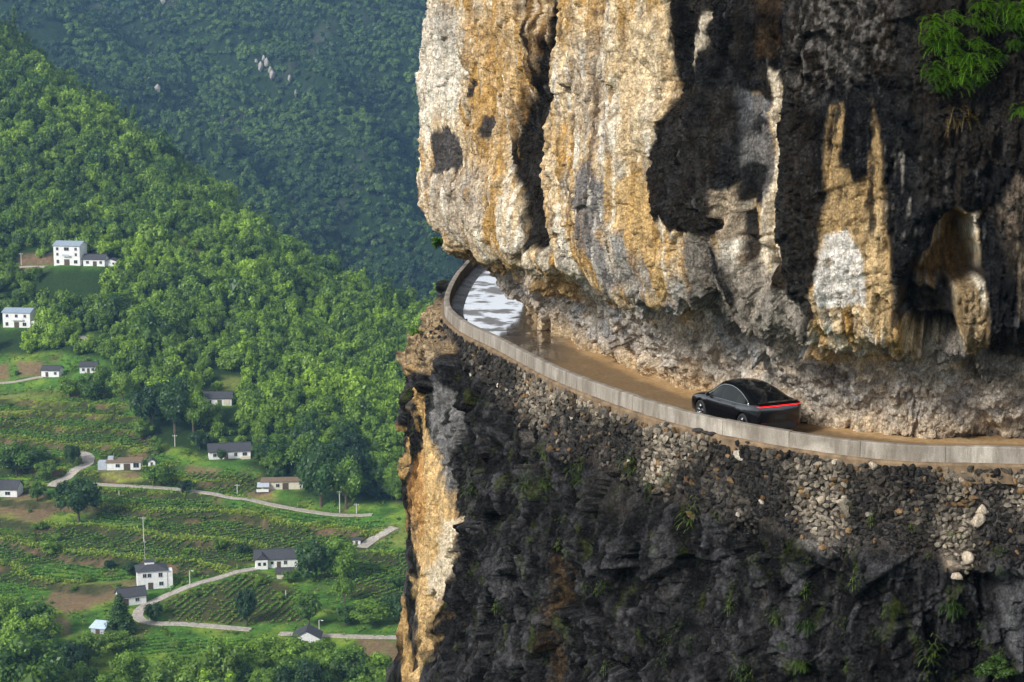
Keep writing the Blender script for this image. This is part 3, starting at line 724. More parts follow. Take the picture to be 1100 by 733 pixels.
# ---------------------------------------------------------------- dry-stone retaining wall under the parapet
P3, NL, srows, GX, GY, GD, GZ = LOW_P
ico = bmesh.new(); bmesh.ops.create_icosphere(ico, subdivisions=2, radius=1)
iv = np.array([v.co[:] for v in ico.verts]); ifc = np.array([[v.index for v in f.verts] for f in ico.faces]); ico.free()
ico1 = bmesh.new(); bmesh.ops.create_icosphere(ico1, subdivisions=1, radius=1)
iv1 = np.array([v.co[:] for v in ico1.verts]); if1 = np.array([[v.index for v in f.verts] for f in ico1.faces]); ico1.free()
def rock_shape(v, rng, planes=11, depth=(.38, .74)):
    v = v.copy()
    for _ in range(planes):
        n = rng.normal(size=3); n /= np.linalg.norm(n); d = rng.uniform(*depth)
        e = v @ n - d; v -= np.maximum(e, 0)[:, None] * n * .92
    return v
shapes = [rock_shape(iv1 * 1.04, np.random.default_rng(500 + i)) for i in range(24)]
rng = np.random.default_rng(77)
sv, sf, sc_ = [], [], []
cnt = 0; zrow = .06; nv = len(iv1)
i_t = np.arange(P3.shape[1])
PALE = [[(858, 492), (905, 500), (908, 560), (880, 595), (858, 545)], [(1010, 500), (1046, 505), (1046, 565), (1034, 625), (1012, 620)], [(585, 392), (690, 428), (660, 452), (600, 430)], [(690, 445), (765, 466), (712, 520), (690, 520)], [(1082, 505), (1120, 505), (1120, 560), (1088, 545)], [(560, 400), (600, 420), (580, 460), (555, 430)]]
cand = []
while zrow < 3.6:
    hrow = rng.uniform(.13, .20)
    ss_ = KS[2] - 6
    while ss_ < KS[11]:
        wst = rng.uniform(.12, .29) * (1.4 if rng.random() < .10 else 1)
        cand.append((ss_ + wst / 2, zrow + hrow / 2 + rng.normal() * .025, wst, hrow)); ss_ += wst * .97
    zrow += hrow * .93
for (ss_, dz, wst, hst) in cand:
    lim = float(kn(ss_, [3.4, 3.4, 3.4, 3.4, 3.3, 3.1, 2.9, 2.6, 2.3, 1.7, .7, .0, 0, 0, 0, 0, 0, 0])) + .25 * math.sin(ss_ * 1.3) + .2 * math.sin(ss_ * 3.1)
    if dz > lim + rng.normal() * .18: continue
    si = min(np.searchsorted(srows, ss_), len(srows) - 1)
    ti = int(np.argmin(np.abs(GD[si] - dz)))
    p = P3[si, ti]; nrm = NL[si, ti]
    gx, gy = GX[si, ti], GY[si, ti]
    big = 1.0 if rng.random() > .06 else 1.5
    a = shapes[rng.integers(24)] * np.array([wst * .80, .11 + .06 * rng.random(), hst * .86]) * big
    th = rng.normal() * .35
    nh = np.array([nrm[0], nrm[1], 0]); nh /= np.linalg.norm(nh)
    tan = np.array([-nh[1], nh[0], 0]); upv = np.cross(tan, nh) * -1
    upv = np.array([0, 0, 1.0])
    ax, az = math.cos(th) * tan + math.sin(th) * upv, -math.sin(th) * tan + math.cos(th) * upv
    q = p + nh * rng.uniform(-.05, .06) + a[:, :1] * ax + a[:, 1:2] * nh + a[:, 2:3] * az
    sv.append(q); sf.append(if1 + cnt * nv); cnt += 1
    pale_ = 0
    for pl in PALE:
        pale_ = max(pale_, float(smooth(-14, 10, poly_sdf(np.array([gx]), np.array([gy]), pl))[0]))
    r_ = rng.random()
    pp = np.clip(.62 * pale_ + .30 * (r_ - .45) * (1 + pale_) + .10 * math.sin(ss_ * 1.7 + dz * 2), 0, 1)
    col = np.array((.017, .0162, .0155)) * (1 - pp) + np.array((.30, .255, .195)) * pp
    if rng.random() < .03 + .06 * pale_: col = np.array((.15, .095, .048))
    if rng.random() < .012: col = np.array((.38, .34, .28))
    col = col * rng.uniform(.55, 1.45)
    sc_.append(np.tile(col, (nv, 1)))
M_STONE = rock_material('rubble_stone', .55)
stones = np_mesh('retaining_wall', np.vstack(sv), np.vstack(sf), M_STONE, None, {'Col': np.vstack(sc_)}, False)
tag(stones, 'dry-stone retaining wall of dark rubble under the concrete parapet', 'wall')
print('stones', cnt)
# ================================================================== VALLEY
def gp(px, py, y): return at_y(px, py, y)
CTRL = []
for px, py, yy in [(-150, 733, 520), (0, 733, 515), (150, 733, 512), (300, 733, 508), (440, 733, 505), (650, 733, 510),
                   (-150, 640, 590), (0, 640, 582), (164, 635, 577), (300, 640, 572), (440, 640, 568), (650, 640, 570),
                   (-150, 555, 660), (0, 555, 648), (200, 555, 640), (440, 560, 632), (650, 560, 632),
                   (-150, 480, 715), (0, 480, 700), (160, 480, 694), (300, 490, 690), (440, 500, 682), (650, 500, 690),
                   (-150, 410, 775), (0, 410, 755), (150, 415, 745), (300, 430, 740), (440, 440, 738), (650, 430, 760),
                   (-150, 345, 830), (0, 345, 812), (150, 350, 800), (260, 365, 800), (380, 390, 790), (440, 400, 790),
                   (-150, 280, 880), (0, 283, 852), (90, 284, 842), (180, 290, 860), (260, 310, 862), (340, 345, 850), (420, 368, 840),
                   (-150, 180, 960), (0, 190, 945), (70, 200, 950), (150, 230, 940),
                   (-200, -60, 1180), (-100, -20, 1120), (0, 50, 1090), (65, 105, 1060), (130, 150, 1035), (200, 202, 1000), (240, 236, 980), (290, 268, 950), (340, 302, 925), (400, 331, 895), (450, 350, 875), (600, 400, 850)]:
    CTRL.append(gp(px, py, yy))
for px, py, yy in [(-200, -60, 1180), (-100, -20, 1120), (0, 50, 1090), (65, 105, 1060), (130, 150, 1035), (200, 202, 1000), (240, 236, 980), (290, 268, 950), (340, 302, 925), (400, 331, 895), (450, 350, 875), (600, 400, 850)]:
    p = gp(px, py, yy)
    CTRL.append(p + np.array([40, 110, -75])); CTRL.append(p + np.array([90, 300, -210]))
for xx in (-700, -450, -250, -50, 200):
    CTRL.append(np.array([xx, 440, -196.0 + (-.02 * xx)])); CTRL.append(np.array([xx, 300, -204.])); CTRL.append(np.array([xx, 100, -206.]))
for yy in (500, 620, 740): CTRL.append(np.array([180, yy, -190 + .12 * (yy - 500)]))
CTRL = np.array(CTRL)
def _phi(r): return np.where(r > 0, r * r * np.log(np.maximum(r, 1e-9)), 0)
_sc = 300.0
_A = CTRL[:, :2] / _sc; _n = len(CTRL)
_K = _phi(np.linalg.norm(_A[:, None] - _A[None], axis=-1)) + np.eye(_n) * .02
_Q = np.c_[np.ones(_n), _A]
_sol = np.linalg.solve(np.block([[_K, _Q], [_Q.T, np.zeros((3, 3))]]), np.r_[CTRL[:, 2], 0, 0, 0])
def hill_raw(x, y):
    x = np.asarray(x, float); y = np.asarray(y, float); shp = x.shape
    a = np.c_[x.ravel(), y.ravel()] / _sc; out = np.empty(len(a))
    for i in range(0, len(a), 40000):
        b = a[i:i + 40000]
        out[i:i + 40000] = _phi(np.linalg.norm(b[:, None] - _A[None], axis=-1)) @ _sol[:_n] + np.c_[np.ones(len(b)), b] @ _sol[_n:]
    return out.reshape(shp)
# grid: 1.6 m where the fields lie, coarser elsewhere
gx = np.r_[np.arange(-760, -260, 8), np.arange(-260, 40, 1.5), np.arange(40, 260, 8)]
gy = np.r_[np.arange(60, 470, 12), np.arange(470, 800, 1.5), np.arange(800, 1100, 3.5), np.arange(1100, 1560, 12)]
GX2, GY2 = np.meshgrid(gx, gy, indexing='ij')
HZ = hill_raw(GX2, GY2)
HZ = np.where(GY2 > 1000, HZ - 120 * smooth(1000, 1300, GY2) * smooth(-250, 50, GX2), HZ)
HZ = np.maximum(HZ, np.where(GY2 < 950, -215, -420))
HZ += 3.5 * fbm(GX2 / 70, GY2 / 70, GX2 * 0, 4, 201) * smooth(480, 700, GY2) + 9 * fbm(GX2 / 160, GY2 / 160, GX2 * 0, 3, 202, .5, True) * smooth(760, 900, GY2)
def zat(x, y, H=None):
    H = HZ if H is None else H
    x = np.asarray(x, float); y = np.asarray(y, float)
    i = np.clip(np.searchsorted(gx, x) - 1, 0, len(gx) - 2); j = np.clip(np.searchsorted(gy, y) - 1, 0, len(gy) - 2)
    u = np.clip((x - gx[i]) / (gx[i + 1] - gx[i]), 0, 1); v = np.clip((y - gy[j]) / (gy[j + 1] - gy[j]), 0, 1)
    return H[i, j] * (1 - u) * (1 - v) + H[i + 1, j] * u * (1 - v) + H[i, j + 1] * (1 - u) * v + H[i + 1, j + 1] * u * v
def hit(px, py):
    """where the line of sight through a photo point meets the valley floor"""
    d = ray(px, py); yy = np.arange(430, 1300, .5); P = d[None] * (yy / d[1])[:, None]
    below = np.nonzero(P[:, 2] < zat(P[:, 0], P[:, 1]))[0]
    return P[below[0]] if len(below) else P[-1]
FIELDS = [(-60, 385), (60, 378), (110, 384), (140, 412), (155, 470), (225, 492), (280, 505), (300, 532), (440, 540), (480, 560), (480, 712), (400, 732), (330, 728), (250, 730), (200, 738), (105, 742), (62, 735), (48, 690), (20, 668), (-60, 668)]
TERR = [(-60, 420), (130, 415), (160, 470), (200, 500), (290, 530), (420, 560), (440, 620), (200, 620), (60, 650), (-60, 660)]
PXg, PYg = proj(GX2, GY2, HZ)
wpx = PXg + 6 * fbm(GX2 / 12, GY2 / 12, GX2 * 0, 3, 203); wpy = PYg + 4 * fbm(GX2 / 12, GY2 / 12, GX2 * 0, 3, 204)
infield = smooth(-4, 6, poly_sdf(wpx, wpy, FIELDS)) * (GY2 < 800)
interr = smooth(-6, 10, poly_sdf(wpx, wpy, TERR)) * (GY2 < 790)
# terraces: benches with steep banks that follow the contours
STEP = 3.0
hz_n = HZ + 2.2 * fbm(GX2 / 45, GY2 / 45, GX2 * 0, 3, 205) + .012 * GX2
q = hz_n / STEP; fr = q - np.floor(q)
bench = np.floor(q) + np.where(fr < .74, .16 * fr / .74, .16 + .84 * smooth(.74, .97, fr))
HZ = HZ + interr * .95 * (bench * STEP - hz_n)
bank = interr * smooth(.66, .76, fr) * (1 - smooth(.97, 1.0, fr) * .5)
lip_ = interr * np.exp(-((fr - .04) / .07) ** 2)
lip_ = np.maximum(lip_, interr * np.exp(-((fr - .99) / .03) ** 2))

# ---------- house sites: (name key, px, base py, width m, depth m, yaw deg)
SITES = {
 'tall': (72, 285, 12.5, 9, -9), 'low_black': (101, 286, 10, 6, -6), 'shed_a': (119, 286, 5.6, 5, -4), 'mid': (18, 352, 12.5, 8, -8),
 'half_hidden': (54, 405, 7.5, 5.5, -6), 'behind_tree': (95, 401, 7, 5.5, 6), 'small_slope': (234, 436, 11, 6.5, 4), 'long_low': (247, 493, 15.5, 7, 12),
 'brown_roof': (133, 505, 12.5, 7, 5), 'left_edge': (4, 534, 10, 7, -4), 'ruin': (302, 526, 14, 6, 5), 'two_storey': (164, 633, 9.5, 8, 14),
 'barn': (143, 650, 8.5, 5.5, 24), 'farm': (297, 610, 14, 7, 8), 'farm_shed': (306, 622, 5.2, 4, 5), 'lean_to': (105, 681, 4.6, 3.6, -16), 'hut_woods': (46, 495, 4.5, 4, 0), 'roof_peek': (329, 697, 8, 6, 0), 'white_hut': (163, 501, 2.6, 2.2, 4), 'tree_house': (364, 523, 6, 4, 0), 'tiny': (383, 585, 2.6, 2.4, 0),
}
SPOT = {}
for k_, (px, py, wd, dp, yaw) in SITES.items():
    p = hit(px, py); SPOT[k_] = p
    r = math.hypot(wd, dp) / 2
    cyy = p[1] + dp / 2
    dd = np.hypot(GX2 - p[0], GY2 - cyy)
    HZ = HZ + (1 - smooth(r * .95, r * 1.5 + 2, dd)) * (p[2] - HZ)
    infield = np.maximum(infield, 1 - smooth(r * .8, r * 1.5, dd))
ROADS = {
 'upper_bend': ([(55, 524), (66, 516), (78, 508), (90, 501), (95, 494), (91, 488), (80, 486), (72, 487)], 4.6),
 'middle': ([(86, 519), (110, 521), (150, 523), (200, 527), (240, 533), (275, 540), (310, 546), (350, 552), (385, 554), (400, 553)], 3.2),
 'right_strip': ([(388, 589), (400, 581), (412, 574), (424, 567)], 4.2),
 'lower': ([(296, 607), (270, 612), (240, 620), (205, 630), (180, 640), (162, 648), (151, 655), (148, 662), (155, 668), (170, 670), (200, 671), (240, 674), (270, 677)], 3.4),
 'bottom': ([(300, 681), (340, 684), (380, 684), (420, 685), (460, 686)], 3.2),
 'upper_left': ([(-20, 414), (10, 411), (30, 408), (46, 405)], 4.0),
 'ridge_track': ([(-20, 290), (0, 289), (22, 287), (50, 286)], 3.4),
 'woods_track': ([(86, 362), (95, 365), (106, 368)], 3.4),
}
ROADP = {}
for k_, (pts, wd) in ROADS.items():
    P = np.array([hit(*q_) for q_ in pts])
    dn = _dense(P[:, :2], 14)
    zz = zat(dn[:, 0], dn[:, 1])
    kk = np.ones(9) / 9; zz = np.convolve(np.pad(zz, 4, mode='edge'), kk, 'valid')
    ROADP[k_] = (dn, zz, wd)
    m_ = (GX2 > dn[:, 0].min() - 12) & (GX2 < dn[:, 0].max() + 12) & (GY2 > dn[:, 1].min() - 12) & (GY2 < dn[:, 1].max() + 12)
    ii = np.nonzero(m_)
    gp_ = np.c_[GX2[ii], GY2[ii]]
    d2 = np.linalg.norm(gp_[:, None] - dn[None], axis=-1); jn = d2.argmin(1); dm = d2[np.arange(len(jn)), jn]
    wgt = 1 - smooth(wd * .55 + .8, wd * .55 + 4.5, dm)
    HZ[ii] = HZ[ii] * (1 - wgt) + (zz[jn] - .12) * wgt
    infield[ii] = np.maximum(infield[ii], 1 - smooth(wd * .8, wd * .8 + 3, dm))
PXg, PYg = proj(GX2, GY2, HZ)
wpx = PXg + 4 * fbm(GX2 / 9, GY2 / 9, GX2 * 0, 3, 206); wpy = PYg + 3 * fbm(GX2 / 9, GY2 / 9, GX2 * 0, 3, 207)
# ground colours: woodland floor, meadow, tilled beds, bare soil
N = GX2.size
Cg = np.tile(np.float32((.022, .045, .012)), (N, 1))
n1 = fbm(GX2 / 14, GY2 / 14, GX2 * 0, 4, 208).ravel(); n2 = fbm(GX2 / 4, GY2 / 4, GX2 * 0, 3, 209).ravel()
grass = mixc(np.tile(np.float32((.070, .165, .024)), (N, 1)), (.20, .28, .036), smooth(-.1, .4, n1 + .3 * n2))
grass = mixc(grass, (.032, .075, .014), smooth(.0, .3, fbm(GX2 / 6, GY2 / 6, GX2 * 0, 3, 211).ravel()) * .8)
grass = mixc(grass, (.13, .085, .045), smooth(.12, .4, fbm(GX2 / 8, GY2 / 20, GX2 * 0, 3, 210).ravel() + .3 * n2) * .6)
f_ = infield.ravel()[:, None]; Cg = Cg * (1 - f_) + grass * f_
SOIL = [[(58, 632), (90, 628), (150, 622), (140, 640), (110, 648), (72, 660), (48, 648)], [(383, 685), (432, 690), (436, 716), (395, 712)], [(-10, 545), (20, 528), (48, 530), (62, 548), (40, 566), (0, 560)], [(18, 388), (46, 388), (46, 404), (20, 405)], [(105, 506), (152, 507), (150, 521), (105, 520)],
        [(198, 500), (238, 505), (236, 512), (200, 511)], [(262, 530), (292, 522), (296, 536), (280, 540)], [(-10, 392), (10, 392), (10, 408), (-10, 410)], [(50, 666), (75, 664), (75, 682), (52, 682)], [(145, 468), (165, 470), (166, 480), (148, 480)], [(20, 275), (60, 272), (60, 284), (20, 288)], [(0, 425), (20, 425), (20, 432), (0, 434)],
        [(180, 655), (250, 640), (300, 660), (250, 670), (180, 668)]]
for i, pl in enumerate(SOIL):
    Cg = mixc(Cg, (.20, .125, .075) if i != 12 else (.13, .10, .05), smooth(-3, 3, poly_sdf(wpx, wpy, pl)).ravel() * (.92 if i != 12 else .5) * (1 - .3 * smooth(-.1, .4, n2)))
MEADOW = [[(255, 545), (300, 550), (310, 560), (285, 568), (245, 560)], [(-20, 425), (70, 418), (70, 426), (-20, 434)], [(240, 405), (262, 405), (268, 420), (220, 420)], [(170, 245), (200, 258), (235, 285), (222, 288), (185, 272)], [(395, 570), (420, 562), (440, 566), (440, 590), (405, 585)]]
for pl in MEADOW:
    Cg = mixc(Cg, (.17, .20, .045), smooth(-3, 3, poly_sdf(wpx, wpy, pl)).ravel() * .85)
CROPG = [[(105, 528), (180, 530), (250, 545), (240, 556), (160, 562), (108, 558)], [(200, 508), (272, 511), (282, 530), (240, 530), (196, 522)], [(0, 575), (60, 566), (130, 566), (240, 562), (330, 570), (400, 575), (405, 588), (300, 600), (210, 618), (120, 600), (60, 606), (0, 612)], [(170, 648), (205, 634), (280, 615), (330, 640), (325, 668), (262, 671), (190, 666)], [(370, 600), (440, 590), (440, 640), (395, 650), (372, 640)], [(0, 440), (120, 436), (150, 456), (180, 492), (130, 480), (60, 476), (0, 474)]]
for pl in CROPG: Cg = mixc(Cg, (.052, .046, .020), smooth(-3, 3, poly_sdf(wpx, wpy, pl)).ravel() * .85)
Cg = mixc(Cg, (.035, .045, .016), bank.ravel() * .95)  # dark bank growth, darkened also to stand for shading on the risers
Cg = mixc(Cg, (.15, .10, .058), bank.ravel() * smooth(.0, .3, n1 + .4 * n2) * .9)
Cg = mixc(Cg, (.20, .25, .035), np.clip(lip_.ravel(), 0, 1) * smooth(-.3, .2, n1) * .9)
Cg *= (1 + .25 * n2)[:, None]
m = NT('valley_soil_and_grass'); v = m.coords()
c = m.mix(1.0, m.attr('Col').outputs['Color'], m.ramp(m.noise(.9, 6, .7, v), [(.3, .6), (.7, 1.4)]), 'MULTIPLY')
m.p('Base Color', c); m.p('Roughness', .95); m.p('Specular IOR Level', .1)
m.bump(m.noise(1.2, 5, .7, v), .8, .5)
terrain = np_mesh('valley_ground', np.c_[GX2.ravel(), GY2.ravel(), HZ.ravel()], grid_faces(*GX2.shape), m.m, None, {'Col': np.clip(Cg, .005, .8)})
tag(terrain, 'terraced green valley side rising to a wooded ridge beyond the cliff', 'valley', kind='structure')

# ---------- far mountain
mx = np.arange(-1700, 1300, 11.0); my = np.r_[np.arange(1180, 2500, 9.0), np.arange(2500, 3600, 40.0)]
MX, MY = np.meshgrid(mx, my, indexing='ij')
def mount(x, y):
    q_ = y - 1330 - .30 * (x + 260)
    base = -330 + .40 * q_
    base = np.where(base > 60, 60 + 70 * np.tanh((base - 60) / 110), base)
    back = smooth(2450, 3500, y) * 260
    a = (x + .55 * y) / 210                       # gullies run down to the right
    rid = fbm(a + .25 * fbm(x / 260, y / 260, x * 0, 2, 222), y / 900, x * 0, 4, 221, .5, True)
    return base - back + 78 * rid + 26 * fbm(x / 120, y / 120, x * 0, 4, 223, .5, True)
MZ = mount(MX, MY)
MZ = np.maximum(MZ, -330)
Cm = np.tile(np.float32((.018, .036, .014)), (MX.size, 1))
Cm = mixc(Cm, (.075, .075, .06), smooth(.15, .45, fbm(MX / 60, MY / 60, MX * 0, 4, 224).ravel()) * .7)
mm = NT('mountain_scrub'); v = mm.coords()
c = mm.mix(1.0, mm.attr('Col').outputs['Color'], mm.ramp(mm.noise(.12, 8, .7, v), [(.3, .5), (.7, 1.5)]), 'MULTIPLY')
mm.p('Base Color', c); mm.p('Roughness', .95); mm.p('Specular IOR Level', .1)
mm.bump(mm.noise(.15, 6, .7, v), 1, 4)
mountain = np_mesh('far_mountain', np.c_[MX.ravel(), MY.ravel(), MZ.ravel()], grid_faces(*MX.shape), mm.m, None, {'Col': Cm})
tag(mountain, 'steep forested mountainside fading blue beyond the valley', 'mountain', kind='structure')
# the low country between and around, so that the ground reaches the horizon
gm = simple_mat('distant_ground', (.03, .06, .02), .95, noise=(.01, .6, 1.4), spec=.1)
gd = MB(); gd.v = [(-9000, -6000, -340), (9000, -6000, -340), (9000, 12000, -340), (-9000, 12000, -340)]; gd.f = [(0, 1, 2, 3)]
gd_o = gd.build('ground', gm); tag(gd_o, 'low valley floor reaching the horizon below the hills', 'ground', kind='structure')

# ---------- valley lanes
M_LANE = concrete('pale_concrete_lane', (.52, .47, .41))
LANE_LABEL = {'upper_bend': 'wide pale lane swinging round a hairpin above the dark round tree', 'middle': 'long narrow lane crossing the whole valley side below the houses', 'right_strip': 'short bright lane segment climbing beside the cliff edge',
 'lower': 'lane looping round the white two-storey farmhouse', 'bottom': 'lane along the foot of the fields behind the big trees', 'upper_left': 'pale lane entering at the left below the upper houses', 'ridge_track': 'earth track leading to the tall white house', 'woods_track': 'short pale track showing in the woods above the terraces'}
for k_, (dn, zz, wd) in ROADP.items():
    tg = np.gradient(dn, axis=0); tg /= np.linalg.norm(tg, axis=1, keepdims=True); nr = np.c_[-tg[:, 1], tg[:, 0]]
    nd_ = len(dn); w_ = wd / 2 * (1 + .12 * fbm(np.arange(nd_) * .21, np.zeros(nd_), np.zeros(nd_), 2, 231))[:, None]
    rows = []
    for f in (-1, -.98, .98, 1):
        rows.append(np.c_[dn + nr * w_ * f, zz + (.10 if abs(f) < .99 else -.35)])
    V_ = np.stack(rows, 1).reshape(-1, 3)
    o = np_mesh('lane', V_, grid_faces(nd_, 4), M_LANE, None, None, False)
    tag(o, LANE_LABEL[k_], 'lane', kind='structure')

# ================================================================== TREES
def foliage(name, dark, light, inst='OBJECT', hue=.0):
    m = NT(name); v = m.coords()
    if inst == 'INSTANCER':
        tint = m.attr('tint', 'INSTANCER').outputs['Fac']
    else:
        tint = m.n.new('ShaderNodeObjectInfo').outputs['Random']
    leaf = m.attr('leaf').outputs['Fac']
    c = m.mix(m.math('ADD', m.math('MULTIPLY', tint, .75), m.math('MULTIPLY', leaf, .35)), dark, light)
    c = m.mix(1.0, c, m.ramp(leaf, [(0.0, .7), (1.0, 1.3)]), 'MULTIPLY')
    df = m.n.new('ShaderNodeBsdfDiffuse'); m.set(df.inputs[0], c)
    tr = m.n.new('ShaderNodeBsdfTranslucent'); m.set(tr.inputs[0], m.mix(1.0, c, (1.1, 1.25, .5), 'MULTIPLY'))
    gl = m.n.new('ShaderNodeBsdfGlossy'); gl.inputs[0].default_value = (1, 1, 1, 1); gl.inputs['Roughness'].default_value = .5
    mx1 = m.n.new('ShaderNodeMixShader'); mx1.inputs[0].default_value = .28; m.t.links.new(df.outputs[0], mx1.inputs[1]); m.t.links.new(tr.outputs[0], mx1.inputs[2])
    mx2 = m.n.new('ShaderNodeMixShader'); mx2.inputs[0].default_value = .025; m.t.links.new(mx1.outputs[0], mx2.inputs[1]); m.t.links.new(gl.outputs[0], mx2.inputs[2])
    m.t.links.new(mx2.outputs[0], m.out.inputs[0]); m.n.remove(m.bsdf)
    return m.m
def crown_mesh(name, seed, lobes, leaves, leaf, shape='round', lobe_r=.36, mat=None, squash=.85):
    """unit crown: radius about 1, standing on z = 0 .. 2*squash; clumps of leaf faces on many small lobes with gaps between"""
    rng = np.random.default_rng(seed)
    V, Fq, L = [], [], []
    cs = []
    for i in range(lobes):
        if shape == 'cone':
            h = (i + rng.random()) / lobes; rad = (1 - h) * .62 + .05; a = rng.random() * 6.283
            c_ = np.array([math.cos(a) * rad * rng.uniform(.55, 1), math.sin(a) * rad * rng.uniform(.55, 1), h * 2.6 + .1]); r_ = .16 + .2 * (1 - h)
        else:
            d = rng.normal(size=3); d /= np.linalg.norm(d); d[2] = d[2] * .9 + .12
            rr_ = rng.uniform(.35, .80) if i > 2 else .2
            c_ = d * rr_ * np.array([1, 1, squash]) + np.array([0, 0, squash * 1.0]); r_ = lobe_r * rng.uniform(.65, 1.25)
        cs.append((c_, r_))
    b = 0
    for c_, r_ in cs:
        lv = rng.random()
        n = int(leaves * (r_ / lobe_r) ** 2) + 6
        d = rng.normal(size=(n, 3)); d /= np.linalg.norm(d, axis=1, keepdims=True)
        d[:, 2] = np.where((d[:, 2] < -.3) & (rng.random(n) < .6), -d[:, 2], d[:, 2])
        p = c_ + d * r_ * rng.uniform(.72, 1.12, (n, 1))
        nn_ = d + rng.normal(size=(n, 3)) * .42 + np.array([0, 0, .25]); nn_ /= np.linalg.norm(nn_, axis=1, keepdims=True)
        u_ = np.cross(nn_, rng.normal(size=(n, 3))); u_ /= np.linalg.norm(u_, axis=1, keepdims=True); w_ = np.cross(nn_, u_)
        sz = leaf * rng.uniform(.6, 1.3, (n, 1))
        q = np.stack([p - u_ * sz, p + w_ * sz * .55 + nn_ * sz * .1, p + u_ * sz, p - w_ * sz * .55 - nn_ * sz * .1], 1).reshape(-1, 3)
        V.append(q); Fq.append(np.arange(4 * n).reshape(n, 4) + b); L.append(np.repeat(np.clip(lv * .7 + rng.random(n) * .3, 0, 1), 4)); b += 4 * n
        # inner twigs and leaves of the clump: a rough closed lump
        q = iv1 * r_ * .74 * rng.uniform(.8, 1.1, (len(iv1), 1)) + c_
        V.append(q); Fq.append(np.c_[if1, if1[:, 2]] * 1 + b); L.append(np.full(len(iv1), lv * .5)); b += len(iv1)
    V = np.vstack(V); Fq = np.vstack(Fq)
    # degenerate quads of the lumps become triangles
    me = bpy.data.meshes.new(name)
    me.from_pydata(V.tolist(), [], [tuple(f[:3]) if f[2] == f[3] else tuple(f) for f in Fq.tolist()])
    a = me.attributes.new('leaf', 'FLOAT', 'POINT'); a.data.foreach_set('value', np.concatenate(L).astype(np.float32))
    if mat: me.materials.append(mat)
    me.update(); return me

M_FOR = foliage('hill_forest_leaves', (.022, .074, .012), (.28, .43, .032), 'INSTANCER')
M_MTN = foliage('mountain_forest_leaves', (.008, .038, .016), (.16, .27, .045), 'INSTANCER')
def forest_object(name, P, scl, var, tint, mat, templates, label, cat):
    """ONE mass of trees: a point per tree, each carrying one of the crown meshes"""
    me = bpy.data.meshes.new(name); n = len(P)
    me.vertices.add(n); me.vertices.foreach_set('co', np.ascontiguousarray(P, np.float32).ravel())
    rng = np.random.default_rng(5)
    for an, ty, key, dat in (('scl', 'FLOAT_VECTOR', 'vector', scl), ('rot', 'FLOAT_VECTOR', 'vector', np.c_[rng.normal(size=(n, 2)) * .08, rng.random(n) * 6.283]), ('tint', 'FLOAT', 'value', tint), ('variant', 'INT', 'value', var)):
        a = me.attributes.new(an, ty, 'POINT'); a.data.foreach_set(key, np.ascontiguousarray(dat, np.int32 if ty == 'INT' else np.float32).ravel())
    me.materials.append(mat)
    o = link(bpy.data.objects.new(name, me))
    ng = bpy.data.node_groups.new(name, 'GeometryNodeTree')
    ng.interface.new_socket('Geometry', in_out='INPUT', socket_type='NodeSocketGeometry'); ng.interface.new_socket('Geometry', in_out='OUTPUT', socket_type='NodeSocketGeometry')
    N_ = ng.nodes; gi, go = N_.new('NodeGroupInput'), N_.new('NodeGroupOutput')
    join = N_.new('GeometryNodeJoinGeometry')
    for tm in reversed(templates):
        oi = N_.new('GeometryNodeObjectInfo'); oi.inputs['Object'].default_value = tm; oi.inputs['As Instance'].default_value = False
        g2 = N_.new('GeometryNodeGeometryToInstance'); ng.links.new(oi.outputs['Geometry'], g2.inputs[0]); ng.links.new(g2.outputs[0], join.inputs[0])
    iop = N_.new('GeometryNodeInstanceOnPoints'); ng.links.new(gi.outputs[0], iop.inputs['Points']); ng.links.new(join.outputs[0], iop.inputs['Instance'])
    iop.inputs['Pick Instance'].default_value = True
    def named(nm, ty):
        a = N_.new('GeometryNodeInputNamedAttribute'); a.data_type = ty; a.inputs['Name'].default_value = nm
        return [s_ for s_ in a.outputs if s_.enabled and s_.name == 'Attribute'][0]
    ng.links.new(named('variant', 'INT'), iop.inputs['Instance Index'])
    er = N_.new('FunctionNodeEulerToRotation'); ng.links.new(named('rot', 'FLOAT_VECTOR'), er.inputs[0]); ng.links.new(er.outputs[0], iop.inputs['Rotation'])
    ng.links.new(named('scl', 'FLOAT_VECTOR'), iop.inputs['Scale'])
    ng.links.new(iop.outputs[0], go.inputs[0])
    o.modifiers.new('trees', 'NODES').node_group = ng
    return tag(o, label, cat, kind='stuff')
TEMPL_F = [bpy.data.objects.new('crown_pattern', crown_mesh('crown_pattern', 880 + i, 18, 60, .10, 'cone', .30, mat=M_FOR)) for i in range(1)] + [bpy.data.objects.new('crown_pattern', crown_mesh('crown_pattern', 900 + i, 13, 46, .105, lobe_r=.42, mat=M_FOR)) for i in range(7)]
TEMPL_M = [bpy.data.objects.new('crown_pattern', crown_mesh('crown_pattern', 950 + i, 8, 22, .16, lobe_r=.46, mat=M_MTN)) for i in range(5)]

